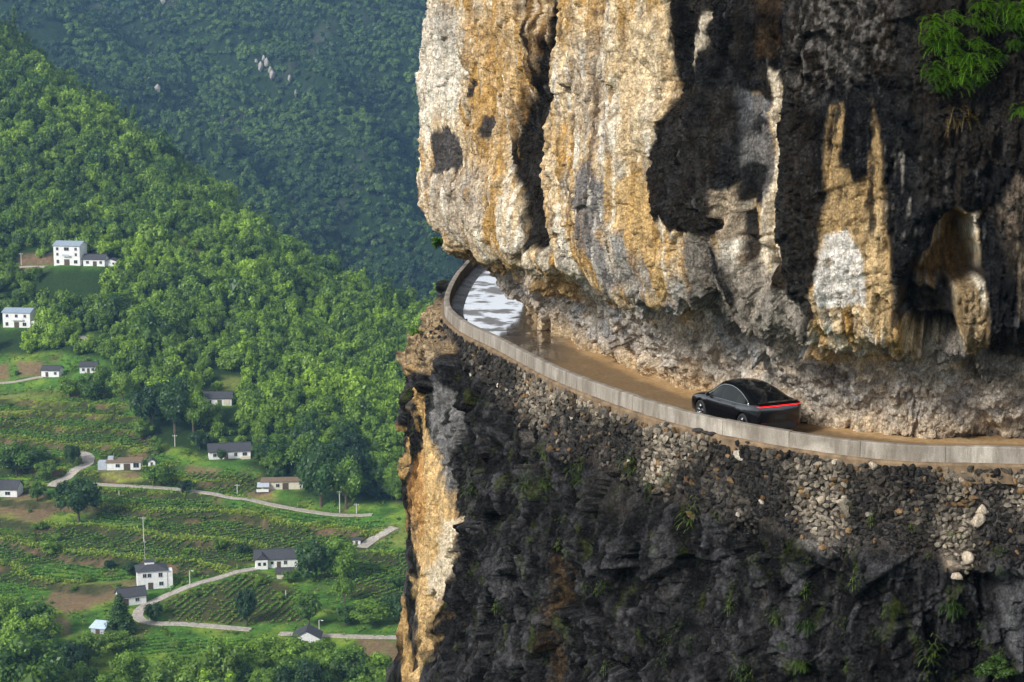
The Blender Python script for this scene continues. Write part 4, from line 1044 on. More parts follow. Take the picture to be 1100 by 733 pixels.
# keep lanes, houses and open ground free
def free_mask(x, y, extra=0.0):
    ok = np.ones(len(x), bool)
    for dn, zz, wd in ROADP.values():
        m_ = (x > dn[:, 0].min() - 8) & (x < dn[:, 0].max() + 8) & (y > dn[:, 1].min() - 14) & (y < dn[:, 1].max() + 8)
        i_ = np.nonzero(m_)[0]
        if len(i_) == 0: continue
        d = np.min(np.hypot(x[i_, None] - dn[None, :, 0], (y[i_, None] - dn[None, :, 1] + 1.5)), axis=1)
        ok[i_[d < wd / 2 + 2.6 + extra]] = False
    for k_, p in SPOT.items():
        wd, dp = SITES[k_][2], SITES[k_][3]
        # the front of each house stays open for a few metres downhill
        fr_ = 26 if k_ in ('small_slope', 'tall', 'mid', 'low_black') else 12
        ok &= ~((np.abs(x - p[0]) < wd / 2 + 2.5 + extra) & (y > p[1] - fr_ - extra) & (y < p[1] + dp + 2.5))
    return ok
def scatter(x0, x1, y0, y1, step, rng):
    a, b = np.meshgrid(np.arange(x0, x1, step), np.arange(y0, y1, step), indexing='ij')
    a = a.ravel() + rng.uniform(-.48, .48, a.size) * step; b = b.ravel() + rng.uniform(-.48, .48, b.size) * step
    return a, b
rng = np.random.default_rng(31)
fx, fy = scatter(-560, 120, 395, 1250, 4.6, rng)
fz = zat(fx, fy); fpx, fpy = proj(fx, fy, fz)
open_ = poly_sdf(fpx + 5 * fbm(fx / 15, fy / 15, fx * 0, 2, 240), fpy + 4 * fbm(fx / 15, fy / 15, fx * 0, 2, 241), FIELDS) > -1
PALE_WOODS = [[(165, 240), (200, 255), (240, 285), (225, 292), (185, 276)], [(218, 402), (262, 400), (270, 424), (262, 440), (218, 440)], [(20, 272), (62, 268), (64, 288), (20, 292)], [(120, 300), (200, 330), (190, 345), (110, 320)]]  # woods with paler crowns, some of them thinned
thin = np.zeros(len(fx))
for pl in (PALE_WOODS[0], PALE_WOODS[1], PALE_WOODS[2]): thin = np.maximum(thin, poly_sdf(fpx, fpy, pl) > 0)
keep = ~open_ & free_mask(fx, fy) & ~((thin > 0) & (rng.random(len(fx)) < .75))
keep &= (fpx > -260) & (fpx < 760) & (fy < 1190)
fx, fy, fz, fpx, fpy = [a[keep] for a in (fx, fy, fz, fpx, fpy)]
pale_tint = smooth(-.05, .35, fbm(fx / 55, fy / 55, fx * 0, 3, 242) + .35 * fbm(fx / 18, fy / 18, fx * 0, 2, 243))  # patches of paler yellow-green crowns
tint = np.clip(.12 + .18 * smooth(250, 380, fpy) + .60 * pale_tint + rng.normal(size=len(fx)) * .17, 0, 1)
for pl in PALE_WOODS: tint = np.where(poly_sdf(fpx, fpy, pl) > 0, np.clip(tint + .3, 0, 1), tint)
rad = np.clip(np.exp(rng.normal(1.12, .33, len(fx))), 1.5, 6.5) * (1 + .35 * (rng.random(len(fx)) < .12))
FOREST = (fx, fy, fz, fpx, fpy, tint, rad)
# ---------------------------------------------------------------- single trees
M_TREE = foliage('broadleaf_leaves', (.024, .078, .012), (.20, .33, .030))
M_TREE_D = foliage('dark_leaves', (.012, .040, .013), (.045, .105, .022))
M_TREE_L = foliage('yellow_green_leaves', (.075, .155, .018), (.19, .30, .038))
M_BARK = simple_mat('bark', (.10, .075, .05), .95, noise=(6, .6, 1.3), bump=(9, .6, .03))
def trunk_mesh(name, seed):
    r_ = random.Random(seed); mb = MB()
    top = Vector((r_.uniform(-.08, .08), r_.uniform(-.08, .08), 1.35))
    mb.tube([(0, 0, -.35), (0, 0, .1), top * .5, top], [.075, .06, .045, .02], 7)
    for k in range(5):
        a = r_.random() * 6.28; b_ = top * r_.uniform(.3, .7)
        e = b_ + Vector((math.cos(a) * .5, math.sin(a) * .5, r_.uniform(.3, .6)))
        mb.tube([b_, (b_ + e) / 2 + Vector((0, 0, .05)), e], [.032, .022, .008], 5)
    me_o = mb.build(name, M_BARK); me = me_o.data; bpy.data.objects.remove(me_o); return me
TRUNKS = [trunk_mesh('trunk', 70 + i) for i in range(3)]
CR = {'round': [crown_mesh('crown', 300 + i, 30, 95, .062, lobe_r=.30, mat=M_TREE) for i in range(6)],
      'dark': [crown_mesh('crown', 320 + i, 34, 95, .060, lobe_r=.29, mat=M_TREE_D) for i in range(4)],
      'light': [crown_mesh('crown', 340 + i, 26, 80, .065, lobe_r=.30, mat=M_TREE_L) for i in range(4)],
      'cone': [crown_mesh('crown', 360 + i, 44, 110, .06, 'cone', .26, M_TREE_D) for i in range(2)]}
tree_n = 0
def tree(x, y, z, r, h, kind, label, group=None, name='broadleaf_tree', cat='tree'):
    """r crown radius in m, h total height in m"""
    global tree_n
    tree_n += 1; rr_ = random.Random(tree_n)
    t = thing(name, label, cat, (float(x), float(y), float(z)), rr_.random() * 6.28, group)
    cm = CR[kind][tree_n % len(CR[kind])]
    span = 2.75 if kind == 'cone' else 1.85
    c_ = link(bpy.data.objects.new('crown', cm), t)
    base = .06 * h if kind == 'cone' else min(.10 * h, max(0, h - 1.9 * r))
    c_.scale = (r, r, (h - base) / span); c_.location = (0, 0, base)
    k_ = link(bpy.data.objects.new('trunk', TRUNKS[tree_n % 3]), t); k_.scale = (h * .42,) * 3
    return t
def ppm(p): return F / (p[1] * cp + p[2] * sp)      # photo pixels per metre at a point
HAND = [  # px, base py, crown width px, height px, kind, label
 (85, 562, 46, 55, 'dark', 'big dark round tree standing alone below the hairpin lane'),
 (18, 512, 44, 42, 'round', 'broad tree at the left edge above the low black-roofed house'),
 (50, 516, 24, 22, 'round', 'small tree between the hairpin lane and the left-edge house'),
 (45, 500, 22, 24, 'round', 'leafy tree beside the tiny white hut near the hairpin'),
 (78, 503, 17, 30, 'dark', 'slim dark tree on the inside of the hairpin lane'),
 (162, 462, 40, 54, 'dark', 'tall dark tree on the left of the clump beside the terraces'),
 (188, 466, 44, 62, 'dark', 'tallest dark tree of the clump beside the terraces'),
 (208, 468, 30, 50, 'round', 'green tree at the right of the clump beside the terraces'),
 (152, 472, 24, 24, 'light', 'pale bush-like tree at the foot of the terrace clump'),
 (112, 428, 26, 40, 'light', 'feathery yellow-green tree behind the upper terraces'),
 (98, 430, 30, 28, 'round', 'rounded tree hiding the half-seen black-roofed houses'),
 (75, 428, 26, 24, 'round', 'low tree on the upper terrace edge under the half-hidden houses'),
 (132, 432, 26, 34, 'light', 'brownish green tree between the upper terraces and the dark clump'),
 (130, 682, 34, 42, 'cone', 'dark conical fir below the black-roofed barn'),
 (265, 673, 24, 44, 'dark', 'narrow dark tree standing in the lower field'),
 (340, 624, 44, 48, 'dark', 'left of the two big trees beside the white farm'),
 (364, 622, 40, 44, 'round', 'right of the two big trees beside the white farm'),
 (370, 648, 20, 32, 'round', 'small slender tree below the pair beside the farm'),
 (332, 676, 30, 44, 'round', 'tree by the lamp post over the bottom lane'),
 (320, 662, 18, 26, 'round', 'little tree in the lower field next to the lamp-post tree'),
 (312, 626, 18, 14, 'round', 'low bush in front of the farm shed'),
 (345, 545, 54, 74, 'dark', 'great dark tree rising behind the half-ruined house'),
 (372, 548, 40, 56, 'round', 'tree to the right of the great dark one on the slope foot'),
 (330, 512, 36, 50, 'round', 'lighter tree up the slope behind the half-ruined house'),
 (200, 530, 18, 16, 'dark', 'small palm-like dark tree on the middle lane'),
 (172, 522, 30, 26, 'round', 'rounded bushy tree between the brown-roofed house and the lane'),
 (238, 496, 10, 14, 'dark', 'small dark tree against the front of the long low house'),
 (259, 481, 14, 14, 'light', 'small bright tree at the right end of the long low house'),
 (168, 489, 12, 20, 'round', 'thin tree beside the bare patch right of the terraces'),
 (143, 618, 20, 16, 'dark', 'dark broad-leaved bush left of the white two-storey house'),
 (166, 668, 20, 22, 'dark', 'dark bush inside the bend of the lower lane'),
 (208, 620, 12, 10, 'round', 'small bush beside the lamp right of the two-storey house'),
 (118, 612, 12, 12, 'dark', 'lone dark bush on the terrace bank above the bare soil'),
 (55, 596, 26, 18, 'round', 'wide bush on the terraces left of the bare soil'),
 (260, 596, 14, 12, 'dark', 'dark bush on the terrace left of the white farm'),
 (236, 592, 14, 14, 'round', 'green bush on the terrace edge above the lower lane'),
 (400, 672, 46, 30, 'round', 'spreading tree above the bare soil next to the cliff'),
 (425, 668, 34, 36, 'dark', 'dark tree tucked against the cliff foot edge'),
 (375, 672, 26, 24, 'round', 'round tree along the bottom lane left of the spreading one'),
 (424, 632, 22, 16, 'round', 'bush in the striped field next to the cliff'),
 (40, 540, 18, 22, 'round', 'bushy tree right of the left-edge house yard'),
 (44, 570, 16, 10, 'round', 'bush below the rubble of the left-edge yard'),
 (318, 717, 46, 36, 'round', 'broad tree at the bottom edge hiding the house with the black gabled roof'),
 (344, 715, 36, 30, 'round', 'lower tree at the right of the house with the black gabled roof'),
 (284, 722, 48, 40, 'round', 'big green tree at the bottom edge left of the half-hidden black gable'),
 (376, 724, 40, 32, 'round', 'green tree at the bottom edge between the black gable and the bare soil patch'),
 (246, 730, 48, 42, 'round', 'large rounded tree at the bottom edge below the narrow dark tree'),
 (70, 728, 44, 44, 'dark', 'large dark tree at the bottom left below the blue lean-to'),
 (95, 716, 34, 38, 'light', 'bright yellow-green tree below the blue lean-to'),
 (125, 700, 36, 26, 'light', 'bright low tree right below the dark fir'),
 (250, 400, 34, 30, 'light', 'bright green tree just above the single cottage on the wooded slope'),
 (226, 462, 30, 34, 'light', 'pale tree on the slope below the small grey-roofed house'),
]
taken = []
for px, py, wd, hp, kind, lab in HAND:
    p = hit(px, py); k_ = ppm(p); r_ = wd / 2 / k_ * 1.22; h_ = hp / k_ * 1.06
    tree(p[0], p[1], p[2], r_, h_, kind, lab, name='fir_tree' if kind == 'cone' else ('shrub' if hp < 17 else 'broadleaf_tree'), cat='shrub' if hp < 17 else 'tree')
    taken.append((p[0], p[1], r_))
fx, fy, fz, fpx, fpy, tint, rad = FOREST
clear = np.ones(len(fx), bool)
for a, b, r_ in taken: clear &= np.hypot(fx - a, fy - b) > r_ * .9 + 1.5
fx, fy, fz, fpx, fpy, tint, rad = [a[clear] for a in (fx, fy, fz, fpx, fpy, tint, rad)]
# the nearest trees of the woods stand as single trees
vis = (fpx > -12) & (fpx < 446) & (fpy < 770) & (fpy > 250)
size = np.where(vis, rad / fy, 0)
near = np.argsort(-np.where(vis, 1000 / fy + 8 * (rad - 3) / fy, 0))[:225]
WOOD = [(lambda a, b: b > 640 and a < 150, 'leafy tree in the dense wood filling the lower left corner', 'trees of the lower left wood'),
        (lambda a, b: b > 640, 'leafy tree in the thick wood along the bottom edge beside the cliff', 'trees of the bottom wood'),
        (lambda a, b: b > 480, 'leafy tree at the foot of the wooded slope next to the cliff', 'trees at the slope foot'),
        (lambda a, b: True, 'leafy tree on the wooded slope behind the valley houses', 'trees behind the valley houses')]
isnear = np.zeros(len(fx), bool); isnear[near] = True
for i in near:
    for f_, lab, grp in WOOD:
        if f_(fpx[i], fpy[i]): break
    boost = 1.35 if fpy[i] > 640 else 1.15
    r_ = rad[i] * boost
    tree(fx[i], fy[i], fz[i], r_, r_ * rng.uniform(1.7, 2.3), 'light' if tint[i] > .66 else ('dark' if tint[i] < .16 else 'round'), lab, grp)
k_ = ~isnear
hh = rad[k_] * rng.uniform(.95, 1.35, k_.sum())
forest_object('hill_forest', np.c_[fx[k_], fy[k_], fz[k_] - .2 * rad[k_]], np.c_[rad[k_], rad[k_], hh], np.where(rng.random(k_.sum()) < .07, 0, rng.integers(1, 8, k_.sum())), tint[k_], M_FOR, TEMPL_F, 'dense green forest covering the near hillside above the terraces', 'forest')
ax_, ay_ = scatter(-1000, 330, 1180, 2560, 7.4, rng)
az_ = np.maximum(mount(ax_, ay_), -330); apx, apy = proj(ax_, ay_, az_)
k_ = (apx > -330) & (apx < 780) & (apy > -60) & (az_ > -345)
k_ &= (fbm(ax_ / 45, ay_ / 45, ax_ * 0, 3, 251) + .7 * fbm((ax_ + .55 * ay_) / 60, ay_ / 400, ax_ * 0, 3, 254) + .15 * rng.normal(size=len(ax_))) > -.38
ax_, ay_, az_ = ax_[k_], ay_[k_], az_[k_]
r_ = rng.uniform(3.4, 6.2, len(ax_)); tn = np.clip(.30 + .7 * fbm(ax_ / 110, ay_ / 110, ax_ * 0, 3, 252) + .85 * fbm((ax_ + .55 * ay_) / 70, ay_ / 420, ax_ * 0, 3, 253) + rng.normal(size=len(ax_)) * .16, 0, 1)
forest_object('mountain_forest', np.c_[ax_, ay_, az_ - .2 * r_], np.c_[r_, r_, r_ * rng.uniform(.8, 1.3, len(r_))], rng.integers(0, 5, len(r_)), tn, M_MTN, TEMPL_M, 'bluish forest covering the far mountainside', 'forest')
print('forest', len(fx), 'mountain', len(ax_), 'trees', tree_n)
M_PALEROCK = simple_mat('pale_outcrop', (.36, .33, .30), .9, noise=(.5, .6, 1.3))
def mhit(px, py):
    d = ray(px, py); yy = np.arange(1200, 2900, 2.0); P = d[None] * (yy / d[1])[:, None]
    b = np.nonzero(P[:, 2] < np.maximum(mount(P[:, 0], P[:, 1]), -330))[0]
    return P[b[0]] if len(b) else None
rs_ = np.random.default_rng(3)
for px, py in [(276, 70), (281, 76), (287, 72), (291, 80), (293, 86), (284, 66), (312, 88), (162, 92), (170, 100), (176, 3), (211, 188), (318, 105)]:
    p = mhit(px, py)
    if p is None: continue
    q = rock_shape(iv1, rs_, 5) * np.array([4.0, 3.5, 7.5]) * rs_.uniform(.5, 1.0)
    o = np_mesh('rock_outcrop', q, if1, M_PALEROCK, None, None, False); o.location = (p[0], p[1] - 4, p[2] + 4)
    tag(o, 'pale bare rock showing through the forest of the far mountain', 'rock', 'pale outcrops on the far mountain')

# ================================================================== HOUSES
def plaster(name, col): return simple_mat(name, col, .85, noise=(1.1, .78, 1.08), bump=(6, .25, .02))
W_WHITE, W_CREAM, W_GREY = plaster('white_plaster', (.74, .74, .73)), plaster('cream_plaster', (.62, .56, .46)), plaster('grey_plaster', (.42, .46, .52))
R_DARK = simple_mat('dark_roof_tiles', (.045, .046, .052), .8, noise=(2.5, .6, 1.5), bump=(5, .5, .04))
R_BLUE = simple_mat('grey_blue_roof', (.26, .32, .39), .6, noise=(1.5, .8, 1.15))
R_BROWN = simple_mat('brown_earth_roof', (.20, .135, .085), .9, noise=(1.5, .7, 1.3))
R_SKY = simple_mat('pale_blue_sheet', (.55, .68, .80), .5, noise=(1.2, .8, 1.1))
GLASS_D = simple_mat('dark_pane', (.02, .025, .03), .15)
FRAME = simple_mat('grey_frame', (.50, .50, .50), .6)
WOOD_D = simple_mat('dark_door', (.075, .05, .035), .7, noise=(3, .7, 1.3))
CONC_D = concrete('grey_yard', (.36, .33, .29))
def opening(root, x, z, w_, h_, y=0.0, name='window', mat=None):
    mb = MB(); t_ = .09
    for c_, s_ in (((x, y - .03, z + h_ / 2 + t_ / 2), (w_ + 2 * t_, .10, t_)), ((x, y - .05, z - h_ / 2 - t_ / 2), (w_ + 2 * t_ + .1, .16, t_)), ((x - w_ / 2 - t_ / 2, y - .03, z), (t_, .10, h_)), ((x + w_ / 2 + t_ / 2, y - .03, z), (t_, .10, h_))):
        mb.box(c_, s_)
    o = mb.build(name, FRAME, root)
    p = MB().box((x, y - .012, z), (w_, .03, h_)); p.build('pane', GLASS_D, o)
    if w_ > .9: o2 = MB().box((x, y - .035, z), (.05, .02, h_)); o2.build('mullion', FRAME, o)
    return o
def house(key, label, wall_h, roof, roof_h=1.4, wmat=None, rmat=None, windows=(), doors=(), name='house', over=.45, cat='house', side_windows=()):
    px, py, wd, dp, yaw = SITES[key]; p = SPOT[key]
    root = thing(name, label, cat, tuple(float(a) for a in p), R(yaw))
    wmat, rmat = wmat or W_WHITE, rmat or R_DARK
    mb = MB(); mb.box((0, dp / 2, wall_h / 2 - 1.0), (wd, dp, wall_h + 2.0))
    if roof == 'gable': mb.prism([(0.02, wall_h), (dp - .02, wall_h), (dp / 2, wall_h + roof_h - .05)], -wd / 2, wd / 2, 'x')
    if roof == 'gable_front': mb.prism([(-wd / 2, wall_h), (wd / 2, wall_h), (0, wall_h + roof_h - .05)], .0, dp, 'y')
    mb.build('wall', wmat, root)
    r_ = MB(); th = .22; o = over
    if roof == 'gable':
        sl = roof_h / (dp / 2)
        r_.prism([(-o, wall_h - o * sl), (dp / 2, wall_h + roof_h), (dp + o, wall_h - o * sl), (dp + o, wall_h - o * sl + th), (dp / 2, wall_h + roof_h + th), (-o, wall_h - o * sl + th)], -wd / 2 - o, wd / 2 + o, 'x')
        r_.box((0, dp / 2, wall_h + roof_h + th + .02), (wd + 2 * o + .05, .34, .16))
    elif roof == 'gable_front':
        sl = roof_h / (wd / 2)
        r_.prism([(-wd / 2 - o, wall_h - o * sl), (0, wall_h + roof_h), (wd / 2 + o, wall_h - o * sl), (wd / 2 + o, wall_h - o * sl + th), (0, wall_h + roof_h + th), (-wd / 2 - o, wall_h - o * sl + th)], -o, dp + o, 'y')
    elif roof == 'flat':
        r_.box((0, dp / 2, wall_h + .12), (wd + 2 * o, dp + 2 * o, .24))
    elif roof == 'shed':
        r_.prism([(-o, wall_h), (dp + o, wall_h + roof_h), (dp + o, wall_h + roof_h + th), (-o, wall_h + th)], -wd / 2 - o, wd / 2 + o, 'x')
    elif roof == 'hip':
        a, b = wd / 2 + o, dp / 2 + o; k_ = max(a - b, .3)
        r_.add([(-a, dp / 2 - b, wall_h), (a, dp / 2 - b, wall_h), (a, dp / 2 + b, wall_h), (-a, dp / 2 + b, wall_h), (-k_, dp / 2, wall_h + roof_h), (k_, dp / 2, wall_h + roof_h)], [(3, 2, 1, 0), (0, 1, 5, 4), (1, 2, 5), (2, 3, 4, 5), (3, 0, 4)])
    r_.build('roof', rmat, root)
    for (x, z, w_, h_) in windows: opening(root, x, z, w_, h_)
    for d_ in doors:
        x, w_, h_ = d_[:3]
        dmb = MB().box((x, -.02, h_ / 2), (w_, .10, h_)); do_ = dmb.build('door', WOOD_D, root)
        MB().box((x + w_ * .35, -.10, h_ * .48), (.07, .07, .16)).build('handle', FRAME, do_)
    return root
def add_box_part(root, name, c_, s_, mat): return MB().box(c_, s_).build(name, mat, root)

h = house('tall', 'tall white three-storey house with a grey-blue roof, highest in the valley', 8.9, 'gable', 1.5, rmat=R_BLUE, windows=[(-4.4, 7.4, 1.1, 1.3), (0, 7.4, 2.2, 1.5), (4.4, 7.4, 1.1, 1.3), (-4.4, 4.9, 1.0, 1.2), (4.4, 4.9, 1.0, 1.2), (-4.3, 1.6, 1.2, 1.5), (4.2, 1.6, 1.6, 1.5)], doors=[(0, 2.6, 2.7)])
b_ = add_box_part(h, 'balcony', (0, -.55, 4.2), (3.4, 1.1, .16), W_WHITE); add_box_part(b_, 'railing', (0, -1.05, 4.65), (3.4, .07, .75), W_GREY)
h = house('low_black', 'low white house with a black tiled roof beside the tall white house', 3.2, 'gable', 1.7, windows=[(-3, 1.7, 1.2, 1.2), (3.2, 1.7, 1.1, 1.2)], doors=[(.4, 1.8, 2.2)])
h = house('shed_a', 'small white gabled shed at the right end of the highest row', 2.2, 'gable_front', 1.0, windows=[(1.2, 1.2, .8, .8)], name='shed', cat='shed')
h = house('mid', 'white two-storey house with a grey-blue roof at the left edge among trees', 6.6, 'gable', 1.3, rmat=R_BLUE, windows=[(-4.2, 5.1, 1.1, 1.2), (0, 5.1, 1.2, 1.3), (3.9, 5.1, 1.1, 1.2), (-4.4, 1.5, 1.2, 1.5), (3.6, 1.5, 1.6, 1.5)], doors=[(0, 2.2, 2.4)])
b_ = add_box_part(h, 'balcony', (.6, -.5, 3.35), (5.0, 1.0, .16), W_WHITE); add_box_part(b_, 'railing', (.6, -.95, 3.8), (5.0, .07, .75), W_WHITE)
add_box_part(h, 'annex', (8.1, 3.0, 1.2), (3.6, 5, 3.2), W_WHITE)
house('half_hidden', 'white cottage with a black roof half hidden by trees above the terraces', 2.8, 'gable', 1.4, windows=[(2.2, 1.5, 1, 1.1)], doors=[(-1.4, 1.2, 2.0)])
house('behind_tree', 'small black-roofed cottage showing between two trees above the terraces', 2.8, 'gable', 1.4, windows=[(-2, 1.5, 1, 1.1), (1.8, 1.5, 1, 1.1)], doors=[(0, 1.1, 2.0)])
h = house('small_slope', 'single cottage with a grey roof alone in the wooded slope', 3.1, 'gable', 1.9, windows=[(-3.2, 1.7, 1.3, 1.2)], doors=[(.7, 1.7, 2.3)])
add_box_part(h, 'side_wall', (3.6, -.05, 1.5), (2.4, .10, 2.4), W_CREAM)
h = house('long_low', 'long low white house with a wide black roof on the slope foot', 3.0, 'gable', 2.2, windows=[(-5.6, 1.6, 1.2, 1.2), (2.2, 1.6, 1.1, 1.3), (5.6, 1.6, 1.6, 1.3)], doors=[(-1.4, 1.5, 2.2)])
add_box_part(h, 'porch', (5.8, -.9, .4), (3.6, 1.8, .9), W_CREAM)
h = house('brown_roof', 'white house with a flat brown earth roof beside the hairpin lane', 2.9, 'flat', rmat=R_BROWN, windows=[(-2.2, 1.7, 1.5, 1.2), (4.6, 1.7, 2.0, 1.7)], doors=[(1.2, 2.4, 2.4)])
add_box_part(h, 'side_shed', (-8.0, 2.4, 1.2), (3.2, 4.4, 3.6), W_GREY); add_box_part(h, 'back_hut', (-5.2, 4.5, 3.0), (2.0, 2.0, 2.6), W_GREY)
house('left_edge', 'white house with a black tiled roof cut off by the left edge', 3.0, 'gable', 2.4, windows=[(1.5, 1.4, 1.8, 1.2)], doors=[(-2.5, 1.3, 2.1)])
h = house('ruin', 'half-ruined cream house with a dark open front under the great dark tree', 2.9, 'flat', rmat=R_BROWN, wmat=W_CREAM, windows=[(-1.2, 1.5, 1.2, 1.2)], doors=[(1.6, 2.2, 2.4)])
aw = MB().prism([(-2.6, 1.6), (0, 2.7), (0, 2.85), (-2.6, 1.75)], -8.6, -4.2, 'x'); aw.build('awning', W_GREY, h)
add_box_part(h, 'white_block', (9.2, 2.2, 1.4), (3.6, 4, 3.4), W_WHITE); add_box_part(h, 'yard_wall', (-6.6, -2.7, .4), (4.4, .25, 1.0), W_WHITE)
h = house('two_storey', 'white two-storey farmhouse with a dark hipped roof inside the lane loop', 6.0, 'hip', 1.7, windows=[(-2.4, 4.6, 1.1, 1.2), (-.9, 4.6, 1.1, 1.2), (2.6, 4.6, 1.2, 1.4), (2.8, 1.7, 1.3, 1.2)], doors=[(-.6, 1.6, 2.2)])
rt = add_box_part(h, 'roof_tower', (-.6, 4.6, 7.0), (3.0, 2.6, 2.4), W_WHITE); add_box_part(rt, 'tower_top', (-.6, 4.6, 8.3), (3.5, 3.1, .2), R_DARK)
add_box_part(h, 'side_wing', (5.4, 2.0, 2.6), (2.2, 3.6, 6.2), W_WHITE)
an = MB().tube([(-1.9, 5.2, 6.2), (-1.9, 5.2, 15.5)], [.09, .05], 6); an.box((-1.9, 5.2, 14.4), (1.3, .06, .06)); an.build('antenna', FRAME, h)
house('barn', 'white barn with a black gabled roof in front of the two-storey farmhouse', 3.0, 'gable', 1.9, doors=[(-2.2, 1.6, 2.2)], windows=[(1.4, 1.6, 1.2, 1.0)], name='barn', cat='barn')
h = house('farm', 'white farmhouse with a long black roof beside two big trees', 3.1, 'gable', 2.2, windows=[(-4.6, 1.7, 1.0, 1.2), (-1.4, 1.7, .9, 1.0), (3, 1.7, 1.0, 1.2)], doors=[(.8, 1.3, 2.1)])
g = MB().prism([(-6.9, 3.1), (-2.6, 3.1), (-4.75, 5.1)], -1.2, 3.4, 'y'); g.build('front_gable', R_DARK, h); add_box_part(h, 'front_wing', (-4.75, -.5, 1.2), (3.8, 1.2, 3.6), W_WHITE)
MB().box((-5.6, -1.13, 1.7), (.9, .05, 1.1)).build('window', GLASS_D, h); MB().box((-3.9, -1.13, 1.7), (.9, .05, 1.1)).build('window', GLASS_D, h)
house('farm_shed', 'small dark-roofed shed on the lane below the white farm', 2.0, 'gable', 1.0, wmat=W_CREAM, doors=[(.4, 1.6, 1.7)], name='shed', cat='shed')
house('lean_to', 'little lean-to with a pale blue sheet roof in the lower left fields', 1.7, 'shed', 1.1, wmat=W_GREY, rmat=R_SKY, doors=[(0, 1.4, 1.4)], name='shed', cat='shed')
house('hut_woods', 'tiny white hut among the trees left of the hairpin', 2.4, 'flat', windows=[(-1, 1.3, .9, .9)], doors=[(1, 1.0, 1.8)], name='hut', cat='hut')
house('roof_peek', 'house showing only its black gabled roof behind the bottom trees', 3.2, 'gable_front', 2.2, windows=[(0, 1.6, 1.2, 1.2)])
house('white_hut', 'tiny white hut standing alone right of the brown-roofed house', 1.9, 'gable_front', .8, doors=[(0, .9, 1.5)], name='hut', cat='hut')
house('tree_house', 'white hut almost swallowed by trees right of the half-ruined house', 2.6, 'flat', windows=[(-1.6, 1.4, 1, 1), (1.4, 1.4, 1, 1)], doors=[(0, 1.0, 1.9)], name='hut', cat='hut')
house('tiny', 'tiny white box hut beside the short bright lane', 1.6, 'flat', doors=[(0, .9, 1.2)], name='hut', cat='hut')

# ---------------------------------------------------------------- poles
M_POLE = simple_mat('concrete_pole', (.52, .50, .47), .8, noise=(2, .8, 1.1))
def pole(px, py, hp, label, arm=False, lamp=False, name='utility_pole', cat='pole'):
    p = hit(px, py); hm = hp / ppm(p) * 1.02
    root = thing(name, label, cat, tuple(float(a) for a in p), 0)
    MB().tube([(0, 0, -.6), (0, 0, hm)], [.20, .13], 8).build('shaft', M_POLE, root)
    if arm:
        a = MB().box((0, 0, hm - .5), (1.8, .12, .14)).build('crossarm', M_POLE, root)
        for x in (-.75, 0, .75): MB().tube([(x, 0, hm - .43), (x, 0, hm - .15)], [.06, .045], 6).build('insulator', W_WHITE, a)
    if lamp:
        MB().tube([(0, 0, hm - .1), (.35, -.2, hm + .1), (.9, -.5, hm + .12)], .06, 6).build('lamp_arm', M_POLE, root)
        MB().box((1.05, -.6, hm + .1), (.6, .3, .14), rz=-.5).build('lamp_head', W_WHITE, root)
pole(23, 285, 13, 'white pole left of the tall white house', True)
pole(207, 376, 14, 'white pole standing in the middle of the hillside woods', True)
pole(188, 480, 13, 'thin white pole beside the dark clump right of the terraces', True)
pole(255, 532, 12, 'short pole on the middle lane below the long low house', True)
pole(365, 551, 24, 'taller of two poles at the right end of the middle lane', True)
pole(383, 552, 11, 'shorter of two poles at the right end of the middle lane', True)
pole(154.5, 582, 27, 'tall pole on the terraces behind the two-storey farmhouse', True)
pole(204, 629, 16, 'street lamp on the lower lane right of the farmhouse', lamp=True, name='street_lamp', cat='lamp')
pole(161, 667, 15, 'white post inside the bend of the lower lane', name='post', cat='post')
pole(343, 684, 18, 'street lamp on the bottom lane beside the black roof', lamp=True, name='street_lamp', cat='lamp')
pole(307, 643, 9, 'short white post in the lower striped field', name='post', cat='post')
pole(128, 533, 6, 'low pale marker post on the middle lane under the brown-roofed house', name='post', cat='post')

# ---------------------------------------------------------------- crops in rows
CROPS = [([(105, 528), (180, 530), (250, 545), (240, 556), (160, 562), (108, 558)], 12), ([(200, 508), (272, 511), (282, 530), (240, 530), (196, 522)], 55), ([(0, 575), (60, 566), (130, 566), (240, 562), (330, 570), (400, 575), (405, 588), (300, 600), (210, 618), (185, 612), (120, 600), (60, 606), (0, 612)], 35),
         ([(170, 648), (205, 634), (280, 615), (330, 640), (325, 668), (262, 671), (190, 666)], 70), ([(370, 600), (440, 590), (440, 640), (395, 650), (372, 640)], 40), ([(0, 455), (80, 448), (150, 456), (180, 492), (130, 480), (60, 476), (0, 474)], 20), ([(92, 486), (135, 482), (140, 488), (100, 496)], 60),
         ([(160, 620), (200, 622), (200, 628), (168, 640)], 80), ([(0, 620), (50, 612), (60, 630), (0, 645)], 0), ([(135, 686), (300, 690), (300, 700), (140, 706)], 8), ([(110, 655), (128, 654), (130, 664), (112, 668)], 15)]
cv, cf, cl = [], [], []
rngc = np.random.default_rng(41); cb = 0
allp = []
